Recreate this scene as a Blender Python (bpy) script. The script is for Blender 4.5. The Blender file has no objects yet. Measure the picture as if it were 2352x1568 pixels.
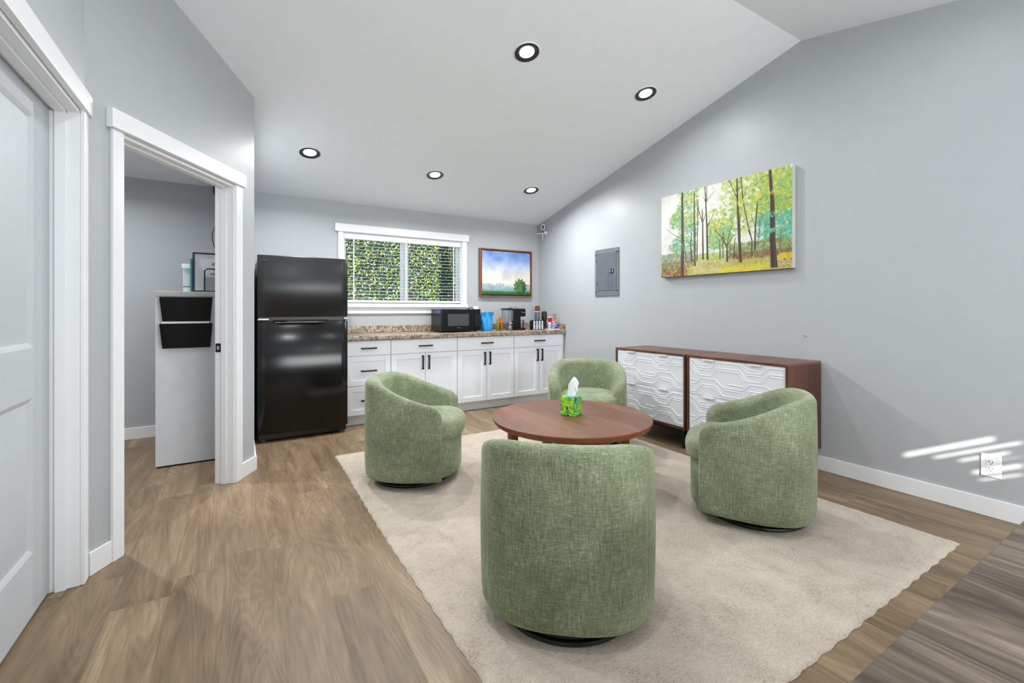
import bpy, bmesh, math, random
import numpy as np
from mathutils import Matrix, Vector
random.seed(7)
PI = math.pi
scene = bpy.context.scene
COL = scene.collection

# ------------------------------------------------------------------ helpers
def tag(o, label=None, cat=None, group=None, kind=None):
    if label: o['label'] = label
    if cat: o['category'] = cat
    if group: o['group'] = group
    if kind: o['kind'] = kind
    return o

def thing(name, label, cat, loc=(0, 0, 0), rz=0, group=None, rx=0):
    o = bpy.data.objects.new(name, None)
    COL.objects.link(o)
    o.empty_display_size = .05
    o.location = loc
    o.rotation_euler = (rx, 0, rz)
    return tag(o, label, cat, group)

class MB:
    def __init__(s, M=None):
        s.bm = bmesh.new(); s.M = M
    def v(s, p):
        p = Vector(p)
        if s.M is not None: p = s.M @ p
        return s.bm.verts.new(p)
    def face(s, vs):
        try: return s.bm.faces.new(vs)
        except ValueError: return None
    def box(s, x0, x1, y0, y1, z0, z1):
        c = [s.v((x, y, z)) for z in (z0, z1) for y in (y0, y1) for x in (x0, x1)]
        for f in ((0, 2, 3, 1), (4, 5, 7, 6), (0, 1, 5, 4), (2, 6, 7, 3), (0, 4, 6, 2), (1, 3, 7, 5)):
            s.face([c[i] for i in f])
        return s
    def prism(s, poly, z0, z1):
        f0 = z0 if callable(z0) else (lambda x, y: z0)
        f1 = z1 if callable(z1) else (lambda x, y: z1)
        a = [s.v((x, y, f0(x, y))) for x, y in poly]
        b = [s.v((x, y, f1(x, y))) for x, y in poly]
        n = len(poly)
        s.face(a[::-1]); s.face(b)
        for i in range(n): s.face([a[i], a[(i + 1) % n], b[(i + 1) % n], b[i]])
        return s
    def loft(s, rings, cap0=True, cap1=True, closed=True):
        R = [[s.v(p) for p in r] for r in rings]
        n = len(R[0])
        for a, b in zip(R, R[1:]):
            for i in range(n if closed else n - 1):
                j = (i + 1) % n
                s.face([a[i], a[j], b[j], b[i]])
        if cap0: s.face(R[0][::-1])
        if cap1: s.face(R[-1])
        return s
    def lathe(s, prof, c=(0, 0, 0), seg=24, axis='Z', cap0=True, cap1=True):
        rings = []
        for r, h in prof:
            ring = []
            for i in range(seg):
                a = 2 * PI * i / seg
                x, y = r * math.cos(a), r * math.sin(a)
                if axis == 'Z': p = (c[0] + x, c[1] + y, c[2] + h)
                elif axis == 'Y': p = (c[0] + y, c[1] + h, c[2] + x)
                else: p = (c[0] + h, c[1] + x, c[2] + y)
                ring.append(p)
            rings.append(ring)
        s.loft(rings, cap0, cap1)
        return s
    def tube(s, pts, r, seg=8, closed=False):
        P = [Vector(p) for p in pts]
        n = len(P); rings = []
        up = None
        for i, p in enumerate(P):
            if closed: t = P[(i + 1) % n] - P[i - 1]
            else: t = P[min(i + 1, n - 1)] - P[max(i - 1, 0)]
            t.normalize()
            if up is None:
                up = Vector((0, 0, 1)) if abs(t.z) < .9 else Vector((1, 0, 0))
            a = t.cross(up)
            if a.length < 1e-6: a = t.orthogonal()
            a.normalize(); b = a.cross(t).normalized(); up = b
            rr = r[i] if isinstance(r, (list, tuple)) else r
            rings.append([p + a * (rr * math.cos(2 * PI * k / seg)) + b * (rr * math.sin(2 * PI * k / seg)) for k in range(seg)])
        if closed: rings.append(rings[0])
        s.loft(rings, not closed, not closed)
        if closed: bmesh.ops.remove_doubles(s.bm, verts=s.bm.verts, dist=1e-6)
        return s
    def build(s, name, mat, parent=None, smooth=35, bevel=0, seg=2):
        bmesh.ops.recalc_face_normals(s.bm, faces=s.bm.faces)
        me = bpy.data.meshes.new(name)
        s.bm.to_mesh(me); s.bm.free()
        me.materials.append(mat)
        o = bpy.data.objects.new(name, me)
        COL.objects.link(o)
        if parent is not None: o.parent = parent
        if bevel:
            m = o.modifiers.new('Bevel', 'BEVEL'); m.width = bevel; m.segments = seg
            m.limit_method = 'ANGLE'; m.angle_limit = math.radians(40)
            smooth = smooth or 35
        if smooth:
            me.shade_smooth()
            if smooth < 179:
                me.set_sharp_from_angle(angle=math.radians(smooth))
            if bevel:
                w = o.modifiers.new('WN', 'WEIGHTED_NORMAL'); w.keep_sharp = False
        return o

def box(name, mat, b, parent=None, bevel=0, M=None):
    return MB(M).box(*b).build(name, mat, parent, smooth=(35 if bevel else 0), bevel=bevel)

def copy_tree(o, parent=None):
    c = o.copy(); COL.objects.link(c); c.parent = parent
    for ch in [x for x in bpy.data.objects if x.parent == o]:
        copy_tree(ch, c)
    return c

def struct(o): o['kind'] = 'structure'; return o

# ------------------------------------------------------------------ materials
def lin(r, g, b):
    f = lambda c: ((c / 255 + .055) / 1.055) ** 2.4 if c / 255 > .04045 else c / 255 / 12.92
    return (f(r), f(g), f(b), 1)

class NT:
    def __init__(s, name):
        s.mat = bpy.data.materials.new(name); s.mat.use_nodes = True
        s.t = s.mat.node_tree; s.n = s.t.nodes
        s.bsdf = s.n['Principled BSDF']; s.out = s.n['Material Output']
    def node(s, typ, **kw):
        nd = s.n.new(typ)
        for k, v in kw.items():
            if k == 'ins':
                for kk, vv in v.items():
                    if hasattr(vv, 'is_output') or isinstance(vv, bpy.types.NodeSocket): s.t.links.new(vv, nd.inputs[kk])
                    else: nd.inputs[kk].default_value = vv
            else: setattr(nd, k, v)
        return nd
    def link(s, a, b): s.t.links.new(a, b)
    def coords(s, kind='Object', scale=(1, 1, 1), loc=(0, 0, 0), rot=(0, 0, 0)):
        tc = s.node('ShaderNodeTexCoord')
        mp = s.node('ShaderNodeMapping', ins={'Vector': tc.outputs[kind], 'Scale': scale, 'Location': loc, 'Rotation': rot})
        return mp.outputs[0]
    def noise(s, vec, scale=5, detail=4, rough=.5, dist=0):
        return s.node('ShaderNodeTexNoise', ins={'Vector': vec, 'Scale': scale, 'Detail': detail, 'Roughness': rough, 'Distortion': dist}).outputs['Fac']
    def ramp(s, fac, stops, interp='LINEAR'):
        r = s.node('ShaderNodeValToRGB'); r.color_ramp.interpolation = interp
        e = r.color_ramp.elements
        while len(e) < len(stops): e.new(.5)
        for i, (p, c) in enumerate(stops):
            e[i].position = p; e[i].color = c if len(c) == 4 else (*c, 1)
        s.link(fac, r.inputs[0]); return r.outputs[0]
    def math(s, op, a, b=None, c=None):
        nd = s.node('ShaderNodeMath', operation=op)
        for i, x in enumerate((a, b, c)):
            if x is None: continue
            if isinstance(x, bpy.types.NodeSocket): s.link(x, nd.inputs[i])
            else: nd.inputs[i].default_value = x
        return nd.outputs[0]
    def mix(s, fac, a, b, blend='MIX'):
        nd = s.node('ShaderNodeMix', data_type='RGBA', blend_type=blend)
        for sock, x in ((nd.inputs[0], fac), (nd.inputs[6], a), (nd.inputs[7], b)):
            if isinstance(x, bpy.types.NodeSocket): s.link(x, sock)
            else: sock.default_value = x
        return nd.outputs[2]
    def bump(s, h, strength=.2, dist=.01):
        b = s.node('ShaderNodeBump', ins={'Height': h, 'Strength': strength, 'Distance': dist})
        s.link(b.outputs[0], s.bsdf.inputs['Normal'])
    def set(s, **kw):
        for k, v in kw.items():
            k = k.replace('_', ' ')
            if isinstance(v, bpy.types.NodeSocket): s.link(v, s.bsdf.inputs[k])
            else: s.bsdf.inputs[k].default_value = v
        return s

def plain(name, rgb, rough=.5, metal=0, bumps=None, vary=.04, spec=.5, **kw):
    m = NT(name)
    c = lin(*rgb)
    v = m.coords('Object')
    n = m.noise(v, 9, 3)
    a = tuple(x * (1 - vary) for x in c[:3]) + (1,); b = tuple(min(1, x * (1 + vary)) for x in c[:3]) + (1,)
    m.set(Base_Color=m.ramp(n, [(.3, a), (.7, b)]), Roughness=rough, Metallic=metal)
    m.bsdf.inputs['Specular IOR Level'].default_value = spec
    if bumps:
        m.bump(m.noise(v, bumps[0], 3), bumps[1], bumps[2])
    for k, x in kw.items(): m.bsdf.inputs[k.replace('_', ' ')].default_value = x
    return m.mat

M = {}
M['wall'] = plain('wall_paint', (176, 180, 183), .42, bumps=(140, .12, .004), vary=.012, spec=.4)
M['office_wall'] = M['wall']
M['ceil'] = plain('ceiling_paint', (238, 243, 247), .75, bumps=(120, .08, .003), vary=.01, spec=.2)
M['trim'] = plain('trim_paint', (232, 234, 236), .3, bumps=(90, .05, .002), vary=.008)
M['doorshade'] = plain('door_paint_shaded', (188, 193, 197), .6, bumps=(90, .05, .002), vary=.008)  # white door greyed: the shade on the leaf is put into its colour
M['white'] = plain('white_lacquer', (236, 238, 240), .38, vary=.006)
M['cab'] = plain('cabinet_paint', (238, 242, 248), .4, vary=.006)
M['relief'] = plain('white_relief', (228, 231, 236), .33, vary=.006)
M['black'] = plain('black_plastic', (14, 14, 15), .35)
M['gloss'] = plain('black_gloss', (9, 9, 10), .2, bumps=(160, .02, .002), spec=.3)
M['fridge'] = plain('black_enamel', (13, 14, 15), .17, bumps=(220, .035, .001), spec=.42)
M['fridge2'] = plain('black_enamel_satin', (26, 27, 28), .3, bumps=(260, .05, .001), spec=.5)
M['matteblack'] = plain('matte_black_metal', (16, 16, 17), .45)
M['darkgrey'] = plain('dark_grey', (60, 62, 66), .5)
M['chrome'] = plain('chrome', (215, 217, 220), .12, 1)
M['steel'] = plain('grey_steel', (118, 122, 126), .4, .35, vary=.05)
M['steeldoor'] = plain('grey_steel_door', (108, 111, 118), .35, .35, vary=.08)
M['grey'] = plain('silver_grey', (150, 153, 160), .4)
M['offwhite'] = plain('offwhite_board', (206, 208, 210), .5)
M['greytop'] = plain('warm_grey_laminate', (186, 187, 182), .5)
M['teal'] = plain('teal_plastic', (0, 128, 132), .4)
M['navy'] = plain('navy_spine', (38, 36, 52), .5)
M['bronze'] = plain('bronze_metal', (60, 56, 38), .3, .8)
M['screen'] = plain('microwave_glass', (62, 66, 68), .15)
M['bluegloss'] = plain('blue_label', (40, 70, 150), .3)
M['red'] = plain('red_cup', (205, 22, 40), .35)
M['browncup'] = plain('brown_paper', (118, 62, 28), .6)
M['amber'] = plain('amber_cup', (150, 84, 46), .3)
M['greenglass'] = plain('green_glass', (110, 118, 30), .15)
M['brass'] = plain('brass', (150, 110, 50), .3, .9)
M['thermo'] = plain('black_tumbler', (22, 24, 26), .3)

def clear(name, tint=(1, 1, 1, 1), gloss=.12, rough=.03):
    m = NT(name)
    tr = m.node('ShaderNodeBsdfTransparent', ins={'Color': tint})
    gl = m.node('ShaderNodeBsdfGlossy', ins={'Roughness': rough})
    fr = m.node('ShaderNodeFresnel', ins={'IOR': 1.45})
    f = m.math('ADD', m.math('MULTIPLY', fr.outputs[0], .8 if gloss > .3 else .08), gloss * .2 if gloss > .3 else 0)
    mx = m.node('ShaderNodeMixShader')
    m.link(f, mx.inputs[0]); m.link(tr.outputs[0], mx.inputs[1]); m.link(gl.outputs[0], mx.inputs[2])
    m.link(mx.outputs[0], m.out.inputs[0]); return m.mat
M['glass'] = clear('window_glass')
M['plastic'] = clear('clear_plastic', (.80, .82, .86, 1), .5, .1)
M['blueplastic'] = None
def bagmat():
    m = NT('blue_bag')
    v = m.coords('Object', (1, 1, .35))
    n = m.noise(v, 26, 4, .6, .8)
    m.set(Base_Color=m.ramp(n, [(.3, lin(10, 118, 195)), (.6, lin(50, 160, 226)), (.8, lin(110, 195, 238))]), Roughness=.35)
    m.bump(n, .5, .01); return m.mat
M['bag'] = bagmat()

def emis(name, rgb, st):
    m = NT(name); c = lin(*rgb)
    m.set(Base_Color=c, Roughness=.5); m.bsdf.inputs['Emission Color'].default_value = c
    m.bsdf.inputs['Emission Strength'].default_value = st; return m.mat
M['led'] = emis('led_diffuser', (255, 255, 255), 9)
M['greenglow'] = plain('green_plastic', (70, 200, 80), .5)

# wood floor: planks along world Y
def floor_mat(name, pal, w=.182, L=1.22, rings=34, sc=1.0, contrast=1.0):
    m = NT(name)
    tc = m.node('ShaderNodeTexCoord'); sp = m.node('ShaderNodeSeparateXYZ', ins={0: tc.outputs['Object']})
    x, y = sp.outputs[0], sp.outputs[1]
    rowf = m.math('DIVIDE', m.math('ADD', x, 20.0), w); row = m.math('FLOOR', rowf)
    wn = m.node('ShaderNodeTexWhiteNoise', noise_dimensions='1D', ins={'W': row})
    yo = m.math('ADD', m.math('DIVIDE', m.math('ADD', y, 20.0), L), m.math('MULTIPLY', wn.outputs[0], 7.0))
    colf = m.math('FLOOR', yo)
    cmb = m.node('ShaderNodeCombineXYZ', ins={0: row, 1: colf})
    wid = m.node('ShaderNodeTexWhiteNoise', noise_dimensions='2D', ins={'Vector': cmb.outputs[0]})
    pid = wid.outputs[0]
    off = m.math('MULTIPLY', pid, 53.0)
    gx = m.math('ADD', m.math('MULTIPLY', x, 1.0 * sc), off)
    gv = m.node('ShaderNodeCombineXYZ', ins={0: gx, 1: m.math('ADD', m.math('MULTIPLY', y, .13 * sc), off), 2: off})
    big = m.noise(gv.outputs[0], 4.2, 2, .5, .5)
    ring = m.math('FRACT', m.math('MULTIPLY', big, float(rings)))
    ring = m.math('ABSOLUTE', m.math('SUBTRACT', ring, .5))      # 0..0.5
    fine_v = m.node('ShaderNodeCombineXYZ', ins={0: m.math('MULTIPLY', gx, 1.0), 1: m.math('MULTIPLY', y, .05), 2: off})
    fine = m.noise(fine_v.outputs[0], 150, 3, .6)
    mid = m.noise(gv.outputs[0], 13, 3, .55, .3)
    t = m.math('MULTIPLY_ADD', ring, .18 * contrast, m.math('MULTIPLY', fine, .30))
    t = m.math('MULTIPLY_ADD', mid, .70, t)
    t = m.math('MULTIPLY_ADD', m.math('SUBTRACT', pid, .5), .14, m.math('SUBTRACT', t, .072))
    col = m.ramp(t, pal)
    # joints
    fx = m.math('FRACT', rowf); fy = m.math('FRACT', yo)
    ex = m.math('LESS_THAN', m.math('MINIMUM', fx, m.math('SUBTRACT', 1.0, fx)), .0045)
    ey = m.math('LESS_THAN', m.math('MINIMUM', fy, m.math('SUBTRACT', 1.0, fy)), .0009)
    j = m.math('MULTIPLY', m.math('MAXIMUM', ex, ey), .35)
    col = m.mix(j, col, lin(62, 48, 36))
    m.set(Base_Color=col, Roughness=m.math('MULTIPLY_ADD', fine, .15, .36))
    m.bsdf.inputs['Specular IOR Level'].default_value = .35
    m.bump(m.math('MULTIPLY_ADD', ring, .5, fine), .12, .002)
    return m.mat
M['floor'] = floor_mat('vinyl_plank', [(.24, lin(96, 78, 59)), (.42, lin(121, 101, 78)), (.56, lin(138, 117, 92)), (.76, lin(168, 147, 118))], w=.19)
M['desk'] = floor_mat('grey_brown_laminate', [(.28, lin(68, 57, 48)), (.42, lin(92, 80, 69)), (.54, lin(118, 104, 91)), (.68, lin(150, 135, 119))], w=2.4, L=9, rings=26, sc=1.0, contrast=1.3)

def wood(name, pal, scale=(1, 1, 1), rough=.35, rot=(0, 0, 0)):
    m = NT(name)
    v = m.coords('Object', scale, rot=rot)
    n = m.noise(v, 6, 5, .6, .6); n2 = m.noise(v, 60, 3, .6)
    t = m.math('MULTIPLY_ADD', n2, .3, m.math('MULTIPLY', n, .75))
    m.set(Base_Color=m.ramp(t, pal), Roughness=rough)
    m.bsdf.inputs['Specular IOR Level'].default_value = .4
    m.bump(n2, .06, .002); return m.mat
WAL = [(.35, lin(78, 45, 31)), (.5, lin(102, 62, 44)), (.66, lin(124, 80, 60))]
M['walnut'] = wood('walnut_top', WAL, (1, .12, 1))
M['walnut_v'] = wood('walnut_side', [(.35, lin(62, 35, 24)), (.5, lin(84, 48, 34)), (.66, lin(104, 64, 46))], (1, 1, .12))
M['table'] = wood('table_walnut', [(.33, lin(90, 56, 39)), (.5, lin(115, 74, 53)), (.68, lin(137, 93, 69))], (1, .1, 1), .4, (0, 0, .75))
M['tabledark'] = wood('table_edge', [(.33, lin(96, 50, 26)), (.6, lin(128, 70, 40))], (1, 1, .2), .35)
M['frame_wood'] = wood('frame_wood', [(.33, lin(112, 66, 42)), (.6, lin(146, 92, 62))], (1, 1, 1), .4)

def fabric(name):
    m = NT(name)
    a = m.noise(m.coords('Object', (70, 70, 9)), 2.6, 3, .6)
    b = m.noise(m.coords('Object', (10, 10, 80)), 2.4, 3, .6)
    c = m.noise(m.coords('Object'), 230, 2, .6)
    big = m.noise(m.coords('Object'), 4.5, 3, .55, .4)
    t = m.math('MULTIPLY_ADD', b, .3, m.math('MULTIPLY', a, .34))
    t = m.math('MULTIPLY_ADD', c, .3, t)
    t = m.math('MULTIPLY_ADD', big, .30, m.math('SUBTRACT', t, .12))
    col = m.ramp(t, [(.35, lin(88, 97, 71)), (.46, lin(118, 127, 99)), (.55, lin(138, 147, 119)), (.70, lin(186, 194, 165))])
    m.set(Base_Color=col, Roughness=.85)
    m.bsdf.inputs['Sheen Weight'].default_value = .65
    m.bsdf.inputs['Sheen Roughness'].default_value = .4
    m.bsdf.inputs['Sheen Tint'].default_value = lin(196, 204, 176)
    m.bsdf.inputs['Specular IOR Level'].default_value = .2
    m.bump(m.math('ADD', m.math('ADD', a, b), c), .5, .004)
    return m.mat
M['fabric'] = fabric('sage_chenille')
def rugmat():
    m = NT('rug_pile')
    v = m.coords('Object')
    a = m.noise(v, 6, 5, .65, .8); b = m.noise(m.coords('Object', (1, 2.2, 1)), 70, 4, .65, .6); c = m.noise(v, 260, 2)
    t = m.math('MULTIPLY_ADD', b, .45, m.math('MULTIPLY', a, .3)); t = m.math('MULTIPLY_ADD', c, .22, t)
    col = m.ramp(t, [(.34, lin(138, 122, 108)), (.42, lin(187, 172, 156)), (.52, lin(205, 192, 176)), (.7, lin(222, 210, 195))])
    m.set(Base_Color=col, Roughness=.95); m.bsdf.inputs['Sheen Weight'].default_value = .2
    m.bsdf.inputs['Specular IOR Level'].default_value = .1
    m.bump(m.math('ADD', b, c), .7, .006); return m.mat
M['rug'] = rugmat()
def granite():
    m = NT('speckled_laminate')
    v = m.coords('Object', (1, 1, 1), rot=(.4, .5, .6))
    a = m.noise(v, 75, 5, .75, 1.2); b = m.noise(v, 18, 4, .6, 1)
    t = m.math('MULTIPLY_ADD', b, .35, m.math('MULTIPLY', a, .72))
    m.set(Base_Color=m.ramp(t, [(.41, lin(34, 26, 22)), (.48, lin(92, 76, 64)), (.53, lin(140, 122, 104)), (.6, lin(196, 180, 158))]), Roughness=.3)
    return m.mat
M['granite'] = granite()
def tissuebox():
    m = NT('swirl_print')
    v = m.coords('Object', (1, 1, 1))
    a = m.noise(v, 16, 2, .5, 2.6); b = m.noise(m.coords('Object', (1, 1, .7), (3, 1, 2)), 22, 2, .5, 2.2)
    c1 = m.ramp(a, [(.36, lin(40, 175, 20)), (.46, lin(120, 215, 20)), (.56, lin(196, 205, 20)), (.66, lin(80, 190, 40))])
    k = m.math('LESS_THAN', m.math('ABSOLUTE', m.math('SUBTRACT', b, .53)), .035)
    c = m.mix(k, c1, lin(16, 50, 120))
    k2 = m.math('GREATER_THAN', m.noise(m.coords('Object', (1, 1, 1), (7, 7, 7)), 30, 2, .5, 2), .66)
    c = m.mix(k2, c, lin(150, 205, 235))
    m.set(Base_Color=c, Roughness=.4); return m.mat
M['tissuebox'] = tissuebox()
def packets():
    m = NT('coloured_packets')
    v = m.node('ShaderNodeTexVoronoi', ins={'Vector': m.coords('Object'), 'Scale': 75.0})
    sp = m.node('ShaderNodeSeparateColor', ins={0: v.outputs['Color']})
    m.set(Base_Color=m.ramp(sp.outputs[0], [(0, lin(20, 60, 160)), (.3, lin(240, 240, 245)), (.5, lin(225, 30, 30)), (.65, lin(240, 205, 40)), (.8, lin(30, 90, 200))], 'CONSTANT'), Roughness=.4)
    return m.mat
M['packets'] = packets()
def pkt2():
    m = NT('pale_packets')
    v = m.node('ShaderNodeTexVoronoi', ins={'Vector': m.coords('Object'), 'Scale': 130.0})
    sp = m.node('ShaderNodeSeparateColor', ins={0: v.outputs['Color']})
    m.set(Base_Color=m.ramp(sp.outputs[0], [(0, lin(225, 228, 235)), (.45, lin(150, 170, 210)), (.65, lin(90, 92, 100)), (.8, lin(235, 235, 240))], 'CONSTANT'), Roughness=.4)
    return m.mat
M['pale'] = pkt2()
def leafmat():
    m = NT('leaves')
    g = m.node('ShaderNodeNewGeometry')
    col = m.ramp(g.outputs['Random Per Island'], [(0, lin(34, 56, 58)), (.2, lin(62, 98, 52)), (.42, lin(112, 142, 46)), (.60, lin(160, 176, 62)), (.76, lin(205, 180, 56)), (.85, lin(205, 214, 196)), (.93, lin(66, 88, 140))], 'CONSTANT')
    m.set(Base_Color=col, Roughness=.6); return m.mat
M['leaf'] = leafmat()
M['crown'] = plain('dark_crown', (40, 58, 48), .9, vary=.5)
M['bark'] = plain('bark', (52, 44, 36), .9, vary=.3)
M['grass'] = plain('lawn', (82, 104, 52), .9, vary=.3)
M['stick'] = plain('orange_stick', (232, 140, 44), .5, vary=.2)
M['straw'] = plain('bamboo_pick', (190, 168, 110), .5, vary=.25)
M['paper'] = plain('tissue_paper', (238, 240, 246), .8)
def attr_mat(name, rough=.6):
    m = NT(name); a = m.node('ShaderNodeAttribute', attribute_name='Col')
    m.set(Base_Color=a.outputs['Color'], Roughness=rough)
    m.bump(m.noise(m.coords('Object'), 180, 3), .25, .003); return m.mat

# ------------------------------------------------------------------ room constants
XR, YB, YREAR = 3.69, 5.32, -1.80
ZB, SL, YRIDGE = 2.39, .2426, 1.796
ZR = ZB + SL * (YB - YRIDGE); SL2 = .233
def zc(x, y):
    return ZB + SL * (YB - y) if y >= YRIDGE else ZR - SL2 * (YRIDGE - y)
A2 = Vector((-.576, 2.682)); C2 = Vector((.107, 3.833))
D2 = (C2 - A2).normalized(); L2 = (C2 - A2).length
N2 = Vector((D2.y, -D2.x))
# local frame of the angled wall: x along, y out of the wall into the room, z up
MW2 = Matrix(((D2.x, N2.x, 0, A2.x), (D2.y, N2.y, 0, A2.y), (0, 0, 1, 0), (0, 0, 0, 1)))
def w2pt(s, n): p = A2 + D2 * s + N2 * n; return (p.x, p.y)

# floor
struct(MB().box(-2.6, XR + .12, YREAR - .12, YB + .12, -.05, 0).build('floor', M['floor'], smooth=0))
# ceiling (two slopes, solid)
mb = MB()
def cz(y): return zc(0, y)
x0, x1 = -2.6, XR + .12
ys = [YB + .12, YRIDGE, YREAR - .12]
zz = [ZB - SL * .12, ZR, ZR - SL2 * (YRIDGE - YREAR + .12)]
ringL = [(x0, y, z) for y, z in zip(ys, zz)] + [(x0, y, z + .12) for y, z in zip(ys[::-1], zz[::-1])]
ringR = [(x1, p[1], p[2]) for p in ringL]
mb.loft([ringL, ringR])
struct(mb.build('ceiling', M['ceil'], smooth=0))
# right wall
def wall_poly_yz(name, xa, xb, ya, yb, mat):
    mb = MB(); ysl = sorted(set([ya, yb] + ([YRIDGE] if ya < YRIDGE < yb else [])))
    ring = [(0, y, 0) for y in (ysl[0], ysl[-1])] + [(0, y, zc(0, y)) for y in ysl[::-1]]
    mb.loft([[(xa, p[1], p[2]) for p in ring], [(xb, p[1], p[2]) for p in ring]])
    return struct(mb.build(name, mat, smooth=0))
wall_poly_yz('wall_right', XR, XR + .12, YREAR, YB, M['wall'])
# back wall with window opening
WX0, WX1, WZ0, WZ1 = 1.017, 2.478, 1.252, 2.058
mb = MB()
mb.box(-2.6, WX0, YB, YB + .12, 0, ZB - .001); mb.box(WX1, XR + .12, YB, YB + .12, 0, ZB - .001)
mb.box(WX0, WX1, YB, YB + .12, 0, WZ0); mb.box(WX0, WX1, YB, YB + .12, WZ1, ZB - .001)
struct(mb.build('wall_back', M['wall'], smooth=0))
# left wall (around door 1): plane x=-.578, thickness .11
D1Y0, D1Y1, D1Z = 1.76, 2.634, 2.045
mb = MB()
xa, xb = -.688, -.578
mb.prism([(xa, YREAR), (xb, YREAR), (xb, D1Y0), (xa, D1Y0)], 0, zc)
mb.prism([(xa, D1Y0), (xb, D1Y0), (xb, YRIDGE + .9), (xa, YRIDGE + .9)][:0] or [(xa, D1Y0), (xb, D1Y0), (xb, D1Y1), (xa, D1Y1)], D1Z, zc)
mb.prism([(xa, D1Y1), (xb, D1Y1), (A2.x, A2.y), w2pt(.0, -.11), (xa, 2.72)], 0, zc)
struct(mb.build('wall_left', M['wall'], smooth=0))
# angled wall with the office doorway
S0, S1, OZ = .190, 1.085, 2.035
mb = MB()
def w2prism(s0, s1, z0, z1):
    p = [w2pt(s0, -.11), w2pt(s1, -.11), w2pt(s1, 0), w2pt(s0, 0)]
    mb.prism(p, z0, z1)
w2prism(0, S0, 0, zc); w2prism(S1, L2, 0, zc); w2prism(S0, S1, OZ, zc)
struct(mb.build('wall_front', M['wall'], smooth=0))
# return wall beside the refrigerator and office enclosure
mb = MB(); mb.prism([w2pt(L2 - .02, -.11), w2pt(L2, 0), (.107, YB), (-.01, YB)], 0, zc)
struct(mb.build('wall_side', M['wall'], smooth=0))
mb = MB(); mb.prism([(-2.6, 1.6), (-.69, 1.6), (-.69, 1.7), (-2.6, 1.7)], 0, lambda x, y: zc(x, y) if y > YRIDGE else zc(x, y))
struct(mb.build('wall_closet', M['wall'], smooth=0))
mb = MB(); mb.prism([(-2.6, 2.9), (-.69, 2.75), (-.66, 2.82), (-2.6, 3.0)], 0, zc)
struct(mb.build('wall_office', M['wall'], smooth=0))
wall_poly_yz('wall_west', -2.7, -2.6, YREAR, YB, M['wall'])
# rear wall behind the camera with a shaded window
RX0, RX1, RZ0, RZ1 = .35, 3.15, .95, 2.0
mb = MB(); zt = zc(0, YREAR)
for b in ((-2.6, RX0, 0, zt), (RX1, XR + .12, 0, zt), (RX0, RX1, 0, RZ0), (RX0, RX1, RZ1, zt)):
    mb.box(b[0], b[1], YREAR - .12, YREAR, b[2], b[3])
struct(mb.build('wall_rear', M['wall'], smooth=0))
mb = MB(); zq = (RZ0 + RZ1) / 2
for b in ((RX0, RX1, RZ0, RZ0 + .05), (RX0, RX1, RZ1 - .05, RZ1), (RX0, RX0 + .05, RZ0 + .05, RZ1 - .05), (RX1 - .05, RX1, RZ0 + .05, RZ1 - .05)):
    mb.box(b[0], b[1], YREAR - .1, YREAR - .06, b[2], b[3])
struct(mb.build('window_2', M['trim'], smooth=0))
# rear blind: closed slats, a few of them bent open near one edge (source of the sun streaks)
rb = thing('window_blind', 'closed white slatted blind on the window behind the camera', 'blind', (0, YREAR - .03, 0))
mb = MB(); SLX1 = 1.825
slits = [(1.766, 1.44, .030, 1.745), (1.717, 1.55, .017, 1.825), (1.672, 1.635, .016, 1.79), (1.640, 1.74, .005, 1.825), (1.589, 1.68, .024, 1.825), (1.540, 1.70, .012, 1.825)]
zcur = RZ1
zs = sorted(slits, key=lambda a: -a[0])
for z, xs, h, xe in zs:
    mb.box(RX0, RX1, -.002, .002, z + h / 2 + .006, zcur)
    za, zb = z - h / 2 + .006, z + h / 2 + .006
    mb.box(RX0, xs, -.002, .002, za, zb); mb.box(xe, RX1, -.002, .002, za, zb)
    zcur = za
mb.box(RX0, RX1, -.002, .002, RZ0, zcur)
mb.build('slats', M['white'], rb, smooth=0)

# ------------------------------------------------------------------ baseboards and trims
def base(name, bxs, Mx=None):
    mb = MB(Mx)
    for b in bxs: mb.box(*b)
    return struct(mb.build(name, M['trim'], smooth=35, bevel=.003))
base('baseboard_right', [(XR - .014, XR, YREAR, 4.745, 0, .105)])
base('baseboard_back', [(-2.6, -.02, YB - .014, YB, 0, .105)])
base('baseboard_left', [(.012, S0 - .065, 0, .014, 0, .105), (S1 + .08, L2 + .014, 0, .014, 0, .105)], MW2)
base('baseboard_side', [(.107, .121, 3.84, 4.5, 0, .105)])
# door 1: trim, jamb, leaf
mb = MB()
mb.box(-.578, -.562, D1Y1 - .012, D1Y1 + .045, 0, D1Z + .003)
mb.box(-.578, -.562, D1Y0 - .06, D1Y0 + .006, 0, D1Z + .003)
struct(mb.build('trim_1', M['trim'], bevel=.003))
struct(box('trim_2', M['trim'], (-.578, -.552, D1Y0 - .08, 2.70, D1Z, D1Z + .088), bevel=.003))
mb = MB()
mb.box(-.688, -.578, D1Y1 - .015, D1Y1 + .003, 0, D1Z); mb.box(-.688, -.578, D1Y0 - .003, D1Y0 + .015, 0, D1Z)
mb.box(-.688, -.578, D1Y0, D1Y1, D1Z - .015, D1Z + .003)
mb.box(-.655, -.618, D1Y1 - .027, D1Y1 - .015, 0, D1Z - .015); mb.box(-.655, -.618, D1Y0 + .015, D1Y1 - .015, D1Z - .027, D1Z - .015)
struct(mb.build('trim_3', M['trim'], bevel=.002))
mb = MB()
ly0, ly1 = D1Y0 + .018, D1Y1 - .019
fy0, fy1 = ly0 + .17, ly1 - .17
xf = -.672
mb.box(-.70, xf - .012, ly0, ly1, .012, D1Z - .018)
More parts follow.
